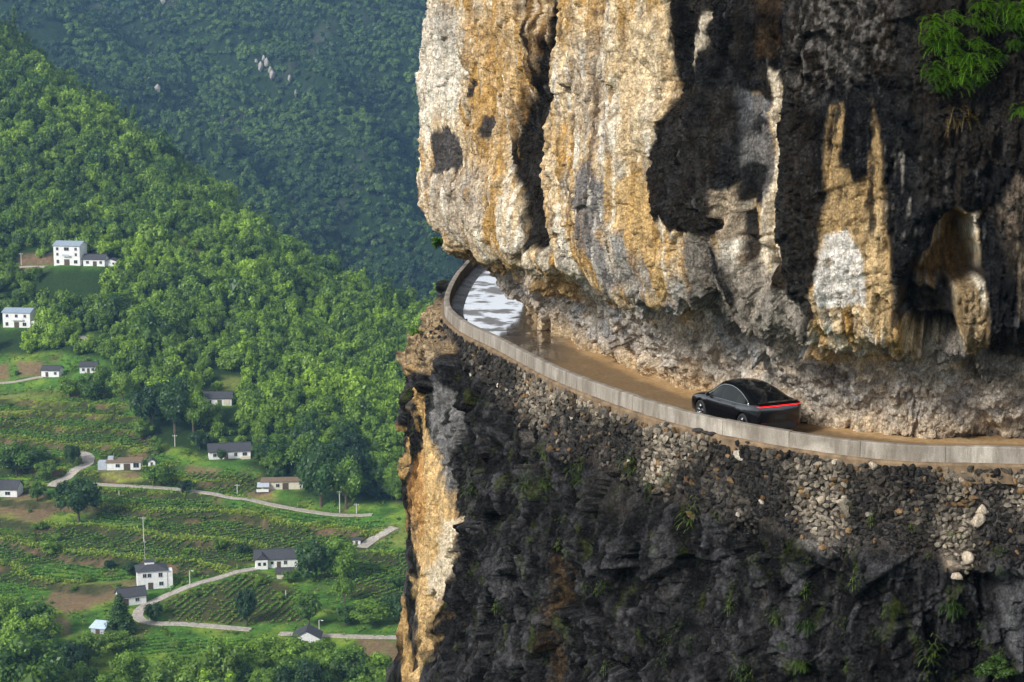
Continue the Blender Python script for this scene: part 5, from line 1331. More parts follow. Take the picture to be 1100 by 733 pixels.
for poly, ang in CROPS:
    W_ = np.array([hit(*q_) for q_ in poly])[:, :2]
    c0 = W_.mean(0); ex_ = np.ptp(W_, axis=0).max() * .75 + 5
    ca, sa = math.cos(R(ang)), math.sin(R(ang))
    u_, v_ = np.meshgrid(np.arange(-ex_, ex_, .75), np.arange(-ex_, ex_, 2.5), indexing='ij')
    u_ = u_.ravel() + rngc.normal(size=u_.size) * .2; v_ = v_.ravel() + rngc.normal(size=u_.size) * .12
    X_, Y_ = c0[0] + u_ * ca - v_ * sa, c0[1] + u_ * sa + v_ * ca
    ok = poly_sdf(X_, Y_, W_.tolist()) > 0
    ok &= free_mask(X_, Y_, -1.5)
    ok &= rngc.random(len(X_)) < np.clip(.9 + 1.2 * fbm(X_ / 9, Y_ / 9, X_ * 0, 2, 261), .1, 1)
    allp.append(np.c_[X_[ok], Y_[ok], zat(X_[ok], Y_[ok])])
tx_, ty_ = scatter(-215, 10, 520, 770, .85, rngc)
gi_ = np.clip(np.searchsorted(gx, tx_), 0, len(gx) - 1); gj_ = np.clip(np.searchsorted(gy, ty_), 0, len(gy) - 1)
hzq = (zat(tx_, ty_, hz_n) / STEP) % 1.0
row = (np.abs(hzq - .20) < .035) | (np.abs(hzq - .36) < .035) | (np.abs(hzq - .52) < .035) | (np.abs(hzq - .66) < .03)
tz_ = zat(tx_, ty_); qx_, qy_ = proj(tx_, ty_, tz_)
ok = row & (interr[gi_, gj_] > .5) & (infield[gi_, gj_] > .5) & free_mask(tx_, ty_, -1.5) & (fbm(tx_ / 22, ty_ / 22, tx_ * 0, 2, 264) > -.12) & (qx_ > -40) & (qx_ < 450)
for pl in CROPG[1:4] + SOIL[:12]: ok &= poly_sdf(qx_, qy_, pl) < 0
allp.append(np.c_[tx_[ok], ty_[ok], tz_[ok]])
allp = np.vstack(allp); n = len(allp)
hgt = rngc.uniform(.5, 1.15, n); wd_ = rngc.uniform(.45, .8, n)
for k in range(6):
    a = rngc.random(n) * 6.283; tilt = rngc.uniform(.35, 1.0, n)
    d = np.c_[np.cos(a), np.sin(a), np.zeros(n)]; sd_ = np.c_[-np.sin(a), np.cos(a), np.zeros(n)]
    p0 = allp + np.array([0, 0, .02]); p1 = p0 + d * (wd_ * .55)[:, None] + np.array([0, 0, 1]) * (hgt * .75)[:, None]; p2 = p0 + d * (wd_ * 1.0 * tilt)[:, None] + np.array([0, 0, 1]) * (hgt * (1.1 - .5 * tilt))[:, None]
    q = np.stack([p0, p1 + sd_ * .24 * (wd_ / .6)[:, None], p2, p1 - sd_ * .24 * (wd_ / .6)[:, None]], 1).reshape(-1, 3)
    cv.append(q); cf.append(np.arange(4 * n).reshape(n, 4) + cb); cl.append(np.repeat(np.clip(.5 + .5 * fbm(allp[:, 0] / 20, allp[:, 1] / 20, allp[:, 0] * 0, 2, 262) + rngc.normal(size=n) * .15, 0, 1), 4)); cb += 4 * n
M_CROP = foliage('crop_leaves', (.060, .17, .026), (.20, .38, .048))
crops = np_mesh('crop_rows', np.vstack(cv), np.vstack(cf), M_CROP, None, {'leaf': np.concatenate(cl)}, False)
tag(crops, 'rows of leafy crops planted across the terraced fields', 'crops', kind='stuff')
# weeds and tall grass along the banks and field edges
rngw = np.random.default_rng(43)
wx, wy = scatter(-230, 20, 500, 790, .80, rngw)
gi_ = np.clip(np.searchsorted(gx, wx), 0, len(gx) - 1); gj_ = np.clip(np.searchsorted(gy, wy), 0, len(gy) - 1)
bk = np.clip(lip_[gi_, gj_] * 1.3, 0, 1); bnk = bank[gi_, gj_]; ff = infield[gi_, gj_]
patch = smooth(.05, .35, fbm(wx / 16, wy / 16, wx * 0, 3, 263))
wz = zat(wx, wy); wpx_, wpy_ = proj(wx, wy, wz)
soilm = np.zeros(len(wx))
for pl in SOIL[:12]: soilm = np.maximum(soilm, poly_sdf(wpx_, wpy_, pl) > -1)
lipd = bk > .45
ok = (ff > .5) & (rngw.random(len(wx)) < np.where(lipd, 1.0, .38)) & (rngw.random(len(wx)) < np.clip(bk * 1.2 + patch * .6 * (1 - bnk) + .12, 0, 1)) & free_mask(wx, wy, -2.2) & (wpx_ > -60) & (wpx_ < 470) & (soilm < .5)
wx, wy, wz, bk = wx[ok], wy[ok], wz[ok], bk[ok]; n = len(wx); allp = np.c_[wx, wy, wz]
cv, cf, cl = [], [], []; cb = 0
hgt = rngw.uniform(.35, 1.0, n) * (1 + .5 * (rngw.random(n) < .15)); wd_ = hgt * rngw.uniform(.5, .9, n)
for k in range(6):
    a = rngw.random(n) * 6.283
    d = np.c_[np.cos(a), np.sin(a), np.zeros(n)]; sd_ = np.c_[-np.sin(a), np.cos(a), np.zeros(n)]
    p0 = allp; p1 = p0 + d * (wd_ * .5)[:, None] + np.array([0, 0, 1]) * (hgt * .8)[:, None]; p2 = p0 + d * wd_[:, None] + np.array([0, 0, 1]) * (hgt * rngw.uniform(.7, 1.2, n))[:, None]
    q = np.stack([p0, p1 + sd_ * .22, p2, p1 - sd_ * .22], 1).reshape(-1, 3)
    cv.append(q); cf.append(np.arange(4 * n).reshape(n, 4) + cb); cl.append(np.repeat(np.clip(.35 + .55 * bk + rngw.normal(size=n) * .2, 0, 1), 4)); cb += 4 * n
M_WEED = foliage('bank_grass', (.050, .125, .016), (.26, .33, .038))
weeds = np_mesh('bank_grass', np.vstack(cv), np.vstack(cf), M_WEED, None, {'leaf': np.concatenate(cl)}, False)
tag(weeds, 'yellow-green grass and weeds edging the terrace banks', 'grass', kind='stuff')
print('crops', len(crops.data.polygons), 'weeds', n)
# loose bushes on the field banks
bx, by = scatter(-200, 0, 500, 770, 11.5, rngw); bz = zat(bx, by); bpx, bpy_ = proj(bx, by, bz)
gi_ = np.clip(np.searchsorted(gx, bx), 0, len(gx) - 1); gj_ = np.clip(np.searchsorted(gy, by), 0, len(gy) - 1)
ok = (infield[gi_, gj_] > .6) & free_mask(bx, by, 1) & (bpx > 0) & (bpx < 440) & (rngw.random(len(bx)) < .75)
for a, b, r_ in taken: ok &= np.hypot(bx - a, by - b) > r_ + 2
for i in np.nonzero(ok)[0][:190]:
    r_ = rngw.uniform(.7, 2.3)
    o = link(bpy.data.objects.new('field_bush', CR['round' if rngw.random() < .6 else 'light'][i % 4])); o.location = (bx[i], by[i], bz[i] - .2); o.scale = (r_, r_, r_ * .8); o.rotation_euler = (0, 0, rngw.random() * 6)
    tag(o, 'low green bush dotted on the terraced fields', 'bush', 'low bushes on the terraced fields')
# ================================================================== CAR
def paint_mat():
    m = NT('black_car_paint'); m.p('Base Color', (.004, .004, .005, 1)); m.p('Roughness', .22); m.p('Specular IOR Level', .5); m.p('Coat Weight', 1.0); m.p('Coat Roughness', .05)
    d = m.noise(900, 2, .5, m.coords()); return m.m
M_PAINT = paint_mat()
M_CGLASS = simple_mat('tinted_glass', (.004, .005, .006), .04, spec=.6)
M_SIDEGL = simple_mat('side_glass', (.010, .014, .011), .05, spec=.4)
M_CHROME = simple_mat('bright_trim', (.75, .76, .78), .18, metal=1)
M_TYRE = simple_mat('tyre_rubber', (.012, .012, .012), .8)
M_RIM = simple_mat('alloy_rim', (.30, .31, .32), .3, metal=1)
M_TRIM = simple_mat('black_plastic', (.010, .010, .010), .55)
def emit(name, col, s):
    m = NT(name); m.p('Base Color', (*col, 1)); m.p('Emission Color', (*col, 1)); m.p('Emission Strength', s); m.p('Roughness', .3); return m.m
M_RED = emit('lit_tail_light', (1.0, .006, .008), 2.2)
XS = [-2.44, -2.41, -2.30, -2.12, -1.85, -1.5, -1.1, -.6, -.1, .40, .85, 1.28, 1.6, 2.0, 2.26, 2.38, 2.43]
ZR = [1.04, 1.11, 1.175, 1.215, 1.29, 1.385, 1.48, 1.555, 1.58, 1.545, 1.30, 1.05, .985, .89, .78, .67, .58]
ZS = [1.01, 1.08, 1.12, 1.11, 1.07, 1.035, 1.0, .985, .97, .96, .955, .965, .925, .835, .735, .635, .56]
WW = [.78, .86, .92, .955, .975, .975, .968, .965, .965, .968, .972, .965, .955, .925, .85, .74, .60]
WR = [.70, .76, .80, .80, .765, .725, .695, .68, .675, .665, .71, .80, .84, .80, .72, .60, .46]
ZB = [.50, .40, .30, .25, .22, .20, .20, .20, .20, .20, .20, .20, .20, .22, .25, .30, .40]
def cat(xs, ys, x):
    """smooth (monotone-ish) interpolation"""
    ys = np.asarray(ys, float); xs = np.asarray(xs, float)
    m_ = np.gradient(ys, xs); i = np.clip(np.searchsorted(xs, x) - 1, 0, len(xs) - 2); h = xs[i + 1] - xs[i]; t = (x - xs[i]) / h
    return ys[i] * (1 + 2 * t) * (1 - t) ** 2 + h * m_[i] * t * (1 - t) ** 2 + ys[i + 1] * t * t * (3 - 2 * t) + h * m_[i + 1] * t * t * (t - 1)
def ring(x):
    zr, zs, w_, wr, zb_ = [float(cat(XS, a, x)) for a in (ZR, ZS, WW, WR, ZB)]
    gh = max(zr - zs, .02)
    rt = min(.10, gh * .4)
    return [(0, zb_), (w_ * .80, zb_), (w_ * .955, zb_ + .09), (w_ * .99, zb_ + (zs - zb_) * .42), (w_, zb_ + (zs - zb_) * .70), (w_ * .985, zs - .07), (w_ * .945, zs), (w_ * .945 + (wr - w_ * .945) * .52, zs + (zr - rt - zs) * .52), (wr, zr - rt), (wr * .86, zr - rt * .35), (wr * .5, zr - .012), (0, zr)]
def surf(x, v):
    """point on the +y side; v is a (fractional) ring index"""
    r_ = ring(x); i = min(int(v), len(r_) - 2); f = v - i
    return Vector((x, r_[i][0] * (1 - f) + r_[i + 1][0] * f, r_[i][1] * (1 - f) + r_[i + 1][1] * f))
cpos_s = None
def build_car():
    root = thing('car', 'black coupe-shaped car with a red light bar driving away along the cliff road', 'car')
    xs = np.unique(np.concatenate([np.linspace(-2.44, -2.1, 10), np.linspace(-2.1, 2.1, 46), np.linspace(2.1, 2.43, 10)]))
    bm = bmesh.new(); rows = []
    for x in xs:
        r_ = ring(x); full = [(y, z) for y, z in r_] + [(-y, z) for y, z in r_[-2:0:-1]]
        rows.append([bm.verts.new((x, y, z)) for y, z in full])
    n = len(rows[0])
    for a, b in zip(rows[:-1], rows[1:]):
        for k in range(n): bm.faces.new((a[k], b[k], b[(k + 1) % n], a[(k + 1) % n]))
    bm.faces.new(rows[0]); bm.faces.new(rows[-1][::-1])
    bmesh.ops.recalc_face_normals(bm, faces=bm.faces)
    me = bpy.data.meshes.new('body'); bm.to_mesh(me); bm.free()
    body = link(bpy.data.objects.new('body', me)); me.materials.append(M_PAINT)
    cut = MB()
    for x in (-1.45, 1.46):
        for y in (-1, 1): cut.tube([(x, y * .62, .37), (x, y * 1.2, .37)], .42, 32)
    cu = cut.build('cutter', M_TRIM)
    md = body.modifiers.new('arches', 'BOOLEAN'); md.operation = 'DIFFERENCE'; md.object = cu; md.solver = 'EXACT'
    ss_ = body.modifiers.new('smooth', 'SUBSURF')
    body.modifiers.remove(ss_)
    dg_ = bpy.context.evaluated_depsgraph_get(); me2 = bpy.data.meshes.new_from_object(body.evaluated_get(dg_))
    body.modifiers.clear(); body.data = me2; me2.name = 'body'
    if not me2.materials: me2.materials.append(M_PAINT)
    bpy.data.objects.remove(cu)
    me2.polygons.foreach_set('use_smooth', [True] * len(me2.polygons))
    if hasattr(me2, 'set_sharp_from_angle'): me2.set_sharp_from_angle(angle=R(38))
    body.parent = root
    def patch(name, fn, us, vs_, mat, parent=root, off=.006):
        """fn(u, v) -> point; lifted off the body along the patch normal"""
        P = np.array([[fn(u, v)[:] for v in vs_] for u in us])
        nr = np.cross(np.gradient(P, axis=0), np.gradient(P, axis=1)); nr /= np.linalg.norm(nr, axis=-1, keepdims=True) + 1e-9
        cen = np.array([0, 0, .6]); sgn = np.sign(np.sum(nr * (P - cen), axis=-1, keepdims=True)); sgn[sgn == 0] = 1
        P = P + nr * sgn * off
        f = grid_faces(len(us), len(vs_))
        return np_mesh(name, P.reshape(-1, 3), f, mat, parent)
    def vtop(x):    # arched upper edge of the side glass, as a ring index between 6.1 and 8
        t_ = (x - (-1.78)) / (1.02 + 1.78)
        return 6.12 + 1.86 * max(0.0, math.sin(math.pi * min(max(t_, 0), 1))) ** .42
    for sy in (1, -1):
        sv_ = lambda p: Vector((p[0], p[1] * sy, p[2]))
        for a, b in ((.06, .98), (-.92, .0), (-1.74, -.98)):
            us = np.linspace(a, b, 14)
            patch('side_window', lambda u, v: sv_(surf(u, 6.10 + (vtop(u) - 6.10) * v)), us, np.linspace(0.02, .97, 6), M_SIDEGL)
        mb = MB(); mb.tube([sv_(surf(x, vtop(x))) + Vector((0, .008 * sy, .006)) for x in np.linspace(-1.80, 1.04, 40)], .022, 6); 
        mb.tube([sv_(surf(x, 6.07)) + Vector((0, .008 * sy, .0)) for x in np.linspace(-1.80, 1.04, 24)], .011, 6)
        mb.build('window_trim', M_CHROME, root, True)
        for a, b in ((.02, 1.02), (-1.0, -.02)):
            d_ = patch('door', lambda u, v: sv_(surf(u, v)), np.linspace(a, b, 12), np.linspace(2.15, 5.9, 10), M_PAINT, off=.005)
            hx = a + .16
            hb = MB().box((hx, (surf(hx, 5.3)[1] + .012) * sy, surf(hx, 5.3)[2]), (.22, .018, .028)); hb.build('handle', M_TRIM, d_, bevel=.006)
        mm_ = MB(); c_ = surf(.86, 6.1); mm_.box((c_[0], (c_[1] + .10) * sy, c_[2] + .06), (.13, .20, .12), top=.8); mm_.build('mirror', M_PAINT, root, bevel=.03)
        # sill
        mb = MB(); mb.tube([sv_(surf(x, 2.0)) + Vector((0, .01 * sy, 0)) for x in np.linspace(-1.0, 1.0, 10)], .03, 6); mb.build('sill', M_TRIM, root, True)
        # headlight
        patch('headlight', lambda u, v: sv_(surf(u, v)), np.linspace(2.24, 2.40, 6), np.linspace(5.1, 5.8, 4), M_CHROME)
        for x in (-1.45, 1.46):
            wroot = bpy.data.objects.new('wheel', None); link(wroot, root); wroot.location = (x, .835 * sy, .36)
            t_ = MB(); sec = [(.23, -.11), (.33, -.12), (.36, -.09), (.362, 0), (.36, .09), (.33, .12), (.23, .11)]
            seg = 40
            vs_ = [(r_ * math.cos(2 * math.pi * k / seg), yy, r_ * math.sin(2 * math.pi * k / seg)) for k in range(seg) for r_, yy in sec]
            m_ = len(sec); t_.add(vs_, [(k * m_ + j, ((k + 1) % seg) * m_ + j, ((k + 1) % seg) * m_ + (j + 1) % m_, k * m_ + (j + 1) % m_) for k in range(seg) for j in range(m_)])
            t_.build('tyre', M_TYRE, wroot, True)
            r_ = MB(); r_.tube([(0, -.08, 0), (0, .085 * sy, 0)], .07, 16)
            seg_o = [(.225, .04 * sy), (.258, .10 * sy)]
            vs_ = [(q * math.cos(2 * math.pi * k / seg), yy, q * math.sin(2 * math.pi * k / seg)) for k in range(seg) for q, yy in ((.215, .02 * sy), (.22, .105 * sy), (.255, .115 * sy))]
            r_.add(vs_, [(k * 3 + j, ((k + 1) % seg) * 3 + j, ((k + 1) % seg) * 3 + j + 1, k * 3 + j + 1) for k in range(seg) for j in (0, 1)])
            for k in range(5):
                a = 2 * math.pi * k / 5 + .3
                for da in (-.16, .16): r_.tube([(.04 * math.cos(a), .08 * sy, .04 * math.sin(a)), (.225 * math.cos(a + da), .10 * sy, .225 * math.sin(a + da))], [.026, .020], 6)
            r_.build('rim', M_RIM, wroot, True)
    # glass over the top: rear window, roof panel, windscreen (u along x, v across)
    def topf(u, v):
        p = surf(u, 8 + 3 * (1 - abs(v))); return Vector((p[0], p[1] * (1 if v >= 0 else -1), p[2]))
    vs_ = np.linspace(-.93, .93, 17)
    patch('rear_window', topf, np.linspace(-2.16, -1.12, 12), vs_, M_CGLASS)
    patch('roof_panel', topf, np.linspace(-1.05, .28, 12), vs_, M_CGLASS)
    patch('windscreen', topf, np.linspace(.44, 1.22, 10), vs_, M_CGLASS)
    # full-width light bar wrapping round the tail
    def tail(v, zz):
        y = v; f = min(abs(v) / .90, 1)
        x = -2.445 + .02 * f ** 2 + .17 * max(0, (abs(v) - .80) / .12) ** 2
        return Vector((x - .012 + (zz - 1.06) * .25, y, zz))
    lb = MB(); vv = np.linspace(-.89, .89, 41)
    top_ = [tail(v, 1.084) for v in vv]; bot_ = [tail(v, 1.064) for v in vv]; bk1 = [p + Vector((.10, 0, 0)) for p in top_]; bk0 = [p + Vector((.10, 0, 0)) for p in bot_]
    k = len(vv); lb.add([tuple(p) for p in top_ + bot_ + bk0 + bk1], [(r_ * k + i, r_ * k + i + 1, ((r_ + 1) % 4) * k + i + 1, ((r_ + 1) % 4) * k + i) for r_ in range(4) for i in range(k - 1)] + [(0, k, 2 * k, 3 * k), (k - 1, 2 * k - 1, 3 * k - 1, 4 * k - 1)])
    o = lb.build('tail_light', M_RED, root, True); o['label'] = 'thin red light bar across the tail'
    MB().box((-2.30, 0, 1.185), (.20, 1.56, .022)).build('spoiler', M_PAINT, root, bevel=.008)
    MB().box((-2.40, 0, .40), (.16, 1.42, .24), top=.96).build('rear_bumper', M_TRIM, root, bevel=.03)
    for sy in (1, -1): MB().box((-2.425, .66 * sy, .52), (.05, .22, .035)).build('reflector', simple_mat('dark_reflector', (.12, .004, .004), .3), root, bevel=.008)
    MB().box((-2.455, 0, .70), (.03, .46, .13)).build('plate_recess', M_TRIM, root, bevel=.004)
    return root
car = build_car()
CAR_OFF = -2.35
best = None
for s_ in np.arange(KS[4], KS[8], .05):
    a, b = plan(s_, CAR_OFF); q = proj(a, b, ROAD_Z + .8)
    if best is None or abs(q[0] - 799) < best[0]: best = (abs(q[0] - 799), s_, a, b)
_, cs_, ca_, cb_ = best
a0, a1 = np.array(plan(cs_ - 1.5, CAR_OFF)), np.array(plan(cs_ + 1.5, CAR_OFF)); dd_ = a1 - a0
car.scale = (1.0, 1.08, 1.13)
car.location = (float(ca_), float(cb_), ROAD_Z + .02); car.rotation_euler = (0, 0, math.atan2(dd_[1], dd_[0]) + R(-11))
print('car at', ca_, cb_, math.degrees(car.rotation_euler[2]))

# ---------------------------------------------------------------- things at the roadside
def on_rock(px, py, V=None):
    """nearest rock surface point seen at a photo point"""
    out = None
    for VV in ([UP_V, LO_V] if V is None else [V]):
        a, b = proj(VV[:, 0], VV[:, 1], VV[:, 2]); m_ = (np.abs(a - px) < 3) & (np.abs(b - py) < 3) & (VV[:, 1] < 108)
        if m_.any():
            c_ = VV[m_]; q = c_[np.argmin(c_[:, 1])]
            if out is None or q[1] < out[1]: out = q
    return out
# round marker mirror on a short post by the foot of the wall
a, b = plan(cs_ + 1.2, -4.9)
mk = thing('road_marker', 'small dark round marker on a thin post against the tunnel wall behind the car', 'marker', (float(a), float(b), ROAD_Z))
MB().tube([(0, 0, -.1), (0, 0, 2.05)], .035, 8).build('post', M_TRIM, mk)
MB().tube([(0, -.03, 2.2), (0, .03, 2.2)], .19, 20).build('disc', M_TRIM, mk)
# lumps of dark debris on the footing of the parapet
rs_ = np.random.default_rng(9)
for i, (ss_, r_) in enumerate([(cs_ - .2, .17), (cs_ - .55, .12), (cs_ - .9, .14), (cs_ + 1.6, .09), (cs_ - 2.6, .08)]):
    a, b = plan(ss_, .2); q = rock_shape(iv, rs_, 7) * np.array([1.5, .9, .7]) * r_
    o = np_mesh('stone', q, ifc, simple_mat('dark_debris', (.03, .027, .024), .8, noise=(6, .6, 1.5)), None, None, True); o.location = (float(a), float(b), TOP_Z - .62 + r_ * .4)
    tag(o, 'dark broken stone lying on the footing outside the parapet by the car', 'stone', 'broken stones on the footing')
# pale boulders caught in the retaining wall
for (px, py, r_, lab) in [(1048, 556, .30, 'large pale rounded boulder set in the right of the dry-stone wall'), (1054, 545, .22, 'smaller pale boulder just above the large one in the dry-stone wall'), (877, 536, .20, 'pale flat stone in the dry-stone wall below the right of the car'), (936, 500, .20, 'white boulder tucked under the footing right of the car'), (1026, 616, .24, 'pale ledge stone below the dry-stone wall at the right'), (1038, 595, .26, 'tan block under the pale boulders at the right')]:
    p = on_rock(px, py)
    q = rock_shape(iv, rs_, 9) * np.array([1.1, .8, .95]) * r_
    o = np_mesh('boulder', q, ifc, M_STONE, None, {'Col': np.tile((.46, .38, .29), (len(q), 1)) * rs_.uniform(.85, 1.1)}); o.location = (p[0], p[1] - .18, p[2])
    tag(o, lab, 'boulder')

# ================================================================== PLANTS ON THE ROCK
M_FERN = foliage('fern_leaves', (.024, .080, .008), (.14, .28, .020)); M_MOSS = foliage('dark_moss', (.025, .055, .008), (.085, .125, .018)); M_MOSSB = foliage('grass_leaves', (.025, .065, .008), (.085, .150, .018)); M_DRY = foliage('dry_fern', (.10, .065, .02), (.20, .14, .05))
def fronds(seed, n, length, leafw, mat, droop=1.0, name='fronds'):
    """arching fronds set with pairs of leaflets, growing out of the rock towards -y"""
    rg = np.random.default_rng(seed); V, Fc, L = [], [], []; b = 0
    for i in range(n):
        a = rg.uniform(-1.45, 1.45); up_ = rg.uniform(.1, 1.0); ln = length * rg.uniform(.5, 1.0)
        d = np.array([math.sin(a), -math.cos(a) * .9, up_]); d /= np.linalg.norm(d)
        side = np.cross(d, [0, 0, 1.0]); side /= np.linalg.norm(side)
        base = np.array([rg.normal() * length * .28, rg.normal() * .03, rg.normal() * length * .22]); lv = rg.random()
        m_ = 9
        if i == 0: V.append(np.array([0, .10, 0.])); L.append(.3); b += 1
        rach = [base + d * ln * t0 + np.array([0, 0, -1]) * droop * ln * .85 * t0 ** 2 for t0 in (0, .3, .6, .92)]
        for q_ in rach: V += [q_ - side * .006, q_ + side * .006]; L += [.4, .4]
        Fc.append([0, b, b + 1, b + 1])
        for k in range(3): Fc.append([b + 2 * k, b + 2 * k + 1, b + 2 * k + 3, b + 2 * k + 2])
        b += 8
        for k in range(m_):
            t0 = (k + .4) / m_
            c_ = base + d * ln * t0 + np.array([0, 0, -1]) * droop * ln * .85 * t0 ** 2
            wdt = leafw * (1 - abs(t0 - .4) * 1.1) * ln / length
            for sg in (-1, 1):
                tip = c_ + side * sg * wdt + d * wdt * .45 + np.array([0, 0, -.25]) * wdt
                mid = (c_ + tip) / 2; wv = d * ln / m_ * .5
                V += [c_, mid + wv, tip, mid - wv * .8]; Fc.append([b, b + 1, b + 2, b + 3]); b += 4; L += [min(1, lv * .6 + rg.random() * .4)] * 4
    me_o = np_mesh(name, np.array(V), np.array(Fc), mat, None, {'leaf': np.array(L)}, False); me = me_o.data; bpy.data.objects.remove(me_o); return me
def blades(seed, n, length, mat, name='blades', droop=1.0):
    rg = np.random.default_rng(seed); V, Fc, L = [], [], []; b = 0
    for i in range(n):
        a = rg.uniform(-1.5, 1.5); ln = length * rg.uniform(.4, 1.0); d = np.array([math.sin(a) * .8, -math.cos(a) * .7, rg.uniform(.2, 1.1)]); d /= np.linalg.norm(d)
        side = np.array([math.cos(a), math.sin(a), 0]); base = np.array([rg.normal() * length * .4, 0, rg.normal() * length * .6]); w_ = .013 * (1 + length)
        pts = [base + d * ln * t + np.array([0, 0, -1]) * droop * ln * .9 * t * t for t in (0, .35, .7, 1)]; ws = [w_, w_ * .9, w_ * .6, .002]
        lv = rg.random()
        for p, ww in zip(pts, ws): V += [p - side * ww, p + side * ww]; L += [lv, lv]
        for k in range(3): Fc.append([b + 2 * k, b + 2 * k + 1, b + 2 * k + 3, b + 2 * k + 2])
        b += 8
    me_o = np_mesh(name, np.array(V), np.array(Fc), mat, None, {'leaf': np.array(L)}, False); me = me_o.data; bpy.data.objects.remove(me_o); return me
def plant(px, py, me, label, name, cat_, group=None, scale=1.0, V=None):
    p = on_rock(px, py, V)
    if p is None: print('no rock at', px, py); return
    o = link(bpy.data.objects.new(name, me)); o.location = (float(p[0]), float(p[1]) - (.28 if name == 'fern' else .08), float(p[2])); o.scale = (scale,) * 3
    tag(o, label, cat_, group); return o
FERN = [fronds(400 + i, 60, .66, .10, M_FERN) for i in range(3)]; DRYF = fronds(410, 22, .8, .10, M_DRY, 1.5)
GRS = [blades(420 + i, 70, .60, M_MOSS) for i in range(3)]; GRL = [fronds(430 + i, 55, .46, .055, M_MOSSB, 1.25) for i in range(2)]
TINY = [blades(440 + i, 26, .30, M_MOSS) for i in range(3)]
for px, py, k, sc_, lab in [(1003, 28, 0, 1.0, 'topmost bright fern of the large cluster on the upper right rock'), (1012, 52, 1, 1.35, 'dense bright fern at the left middle of the upper right cluster'), (1038, 66, 2, 1.35, 'widest bright fern in the middle of the upper right cluster'), (1002, 80, 0, 1.0, 'fern trailing at the lower left of the upper right cluster'), (1030, 88, 1, .9, 'fern hanging lowest in the upper right cluster'),
                            (1075, 10, 2, 1.1, 'bright fern at the top edge right of the cluster'), (1092, 14, 0, 1.1, 'bright fern in the upper right corner of the rock'), (1052, 8, 1, .8, 'small fern on the top edge above the cluster'), (1098, 118, 1, 1.0, 'fern alone at the right edge below the cluster'), (1088, 50, 2, .6, 'sparse small fern right of the cluster'), (1060, 30, 0, .7, 'small pale fern between the cluster and the corner fern')]:
    plant(px, py, FERN[k], lab, 'fern', 'fern', 'ferns on the upper right rock', sc_)
for i, (px, py) in enumerate([(992, 44), (1020, 36), (1024, 64), (1046, 50), (1012, 92), (1048, 88), (1018, 18), (1084, 30), (1080, 22), (1070, 60), (1040, 20)]):
    plant(px, py, FERN[i % 3], 'small fern filling the large fern cluster on the upper right rock', 'fern', 'fern', 'ferns on the upper right rock', .62)
plant(1030, 122, DRYF, 'dry brown fern hanging under the bright fern cluster', 'dry_fern', 'fern', None, 1.0)
for px, py, k, sc_, lab in [(862, 668, 0, 1.0, 'long bright grass tuft on the lower rock right of centre'), (856, 712, 1, 1.0, 'long grass hanging at the bottom edge under the other tuft'), (1020, 652, 0, 1.15, 'leaning grass tuft below the pale stones at the right'), (838, 688, 1, .5, 'small bright tuft left of the long grass')]:
    plant(px, py, GRL[k], lab, 'grass_tuft', 'grass', None, sc_)
for px, py, k, sc_, lab in [(566, 520, 0, .9, 'mossy tuft on the left of the dark face under the road'), (585, 518, 1, .7, 'narrow mossy tuft right of the leftmost one'), (620, 505, 2, 1.0, 'dark leafy tuft below the grey slab'), (502, 522, 0, .8, 'mossy tuft beside the bright streak of the left edge'), (640, 532, 1, 1.0, 'mossy tuft under the stone wall left of centre'), (675, 500, 2, .9, 'yellowish tuft in the stone wall left of the car'), (694, 520, 1, .7, 'small tuft right of the yellowish one'), (738, 556, 0, .9, 'round tuft on the smooth slab under the car'), (716, 510, 2, .6, 'sparse tuft under the stones left of the car'), (582, 490, 1, .6, 'thin stem tuft above the mossy ones'), (1000, 700, 0, .8, 'small tuft on the lower rock near the corner bush'), (800, 720, 2, .8, 'brownish tuft at the bottom edge below the centre'), (830, 662, 1, .7, 'brown and green tuft left of the long grass')]:
    plant(px, py, GRS[k], lab, 'grass_tuft', 'grass', None, sc_)
rgp = np.random.default_rng(61)
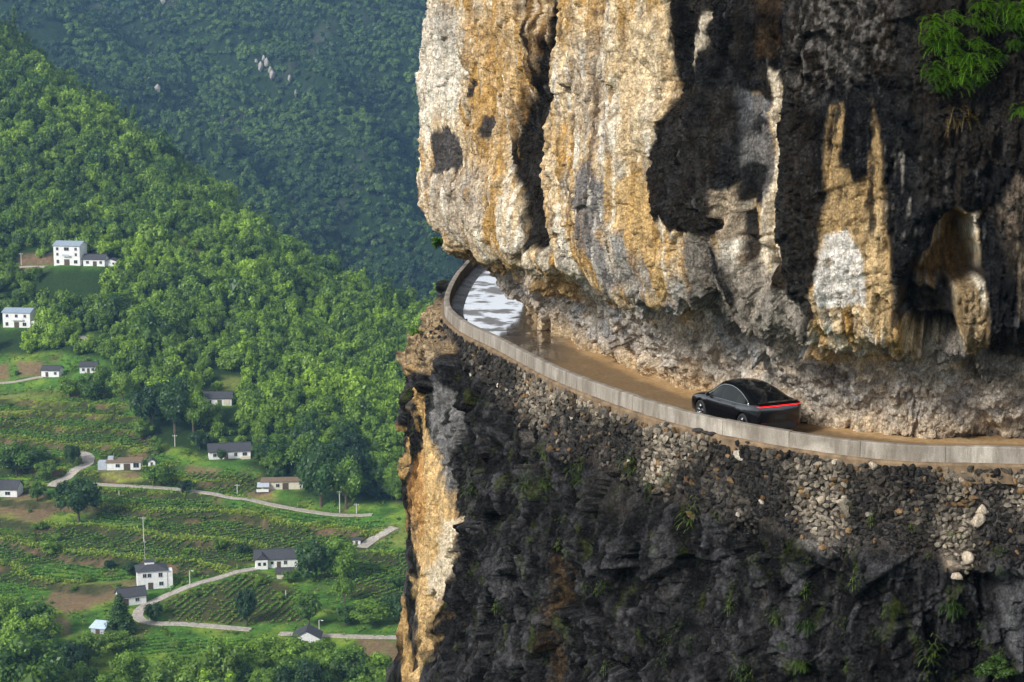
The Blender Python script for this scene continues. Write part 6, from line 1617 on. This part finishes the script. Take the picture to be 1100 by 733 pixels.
for i in range(46):
    px, py = rgp.uniform(490, 1090), rgp.uniform(540, 728)
    plant(px, py, TINY[i % 3], 'tiny moss tuft clinging to the dark rock below the road', 'moss_tuft', 'moss', 'tiny moss tufts on the lower rock', rgp.uniform(.5, 1.2), LO_V)
# leafy bush in the bottom right corner
p = on_rock(1068, 722); bu = thing('bush', 'bright leafy bush growing from the rock in the lower right corner', 'bush', (float(p[0]), float(p[1]) - .1, float(p[2]) - .2))
bme = crown_mesh('foliage', 777, 26, 60, .060, lobe_r=.26, mat=M_MOSSB); o = link(bpy.data.objects.new('foliage', bme), bu); o.scale = (.85, .6, .62); o.location = (0, -.15, -.1)
MB().tube([(0, .25, -.1), (0, 0, .1), (.1, -.15, .5)], [.04, .03, .012], 6).build('stem', M_BARK, bu)
for px, py, sc_, lab in [(470, 262, .55, 'leafy twig under the overhang at the outer corner of the road'), (452, 185, .4, 'small leafy twig on the left edge of the pale cliff'), (446, 358, .35, 'small leafy twig beside the parapet corner on the left edge')]:
    y_ = {262: 112.0, 185: 100.0, 358: 100.0}[py]; p = at_y(px, py, y_)
    t_ = thing('twig', lab, 'twig', tuple(float(a) for a in p))
    o = link(bpy.data.objects.new('leaves', crown_mesh('leaves', 780 + py, 9, 26, .16, lobe_r=.42, mat=M_FERN)), t_); o.scale = (sc_ * 1.1, sc_, sc_ * .8); o.location = (0, 0, -sc_ * .6)
    MB().tube([(1.6 * sc_ + .8, .3, -.3), (.3, 0, 0), (-.3, 0, .1)], [.04, .025, .01], 6).build('stem', M_BARK, t_)
# ================================================================== AIR
hz = MB().box((-200, 1550, -75), (4600, 4400, 560))
mh = bpy.data.materials.new('valley_haze'); mh.use_nodes = True
nt = mh.node_tree; nt.nodes.remove(nt.nodes['Principled BSDF'])
pv = nt.nodes.new('ShaderNodeVolumePrincipled'); pv.inputs['Color'].default_value = (.33, .60, 1.0, 1); pv.inputs['Density'].default_value = .0001; pv.inputs['Anisotropy'].default_value = .2
nt.links.new(pv.outputs[0], nt.nodes['Material Output'].inputs['Volume'])
hazeo = hz.build('haze', mh); tag(hazeo, 'thin blue valley haze between the cliff and the far mountain', 'haze', kind='stuff')
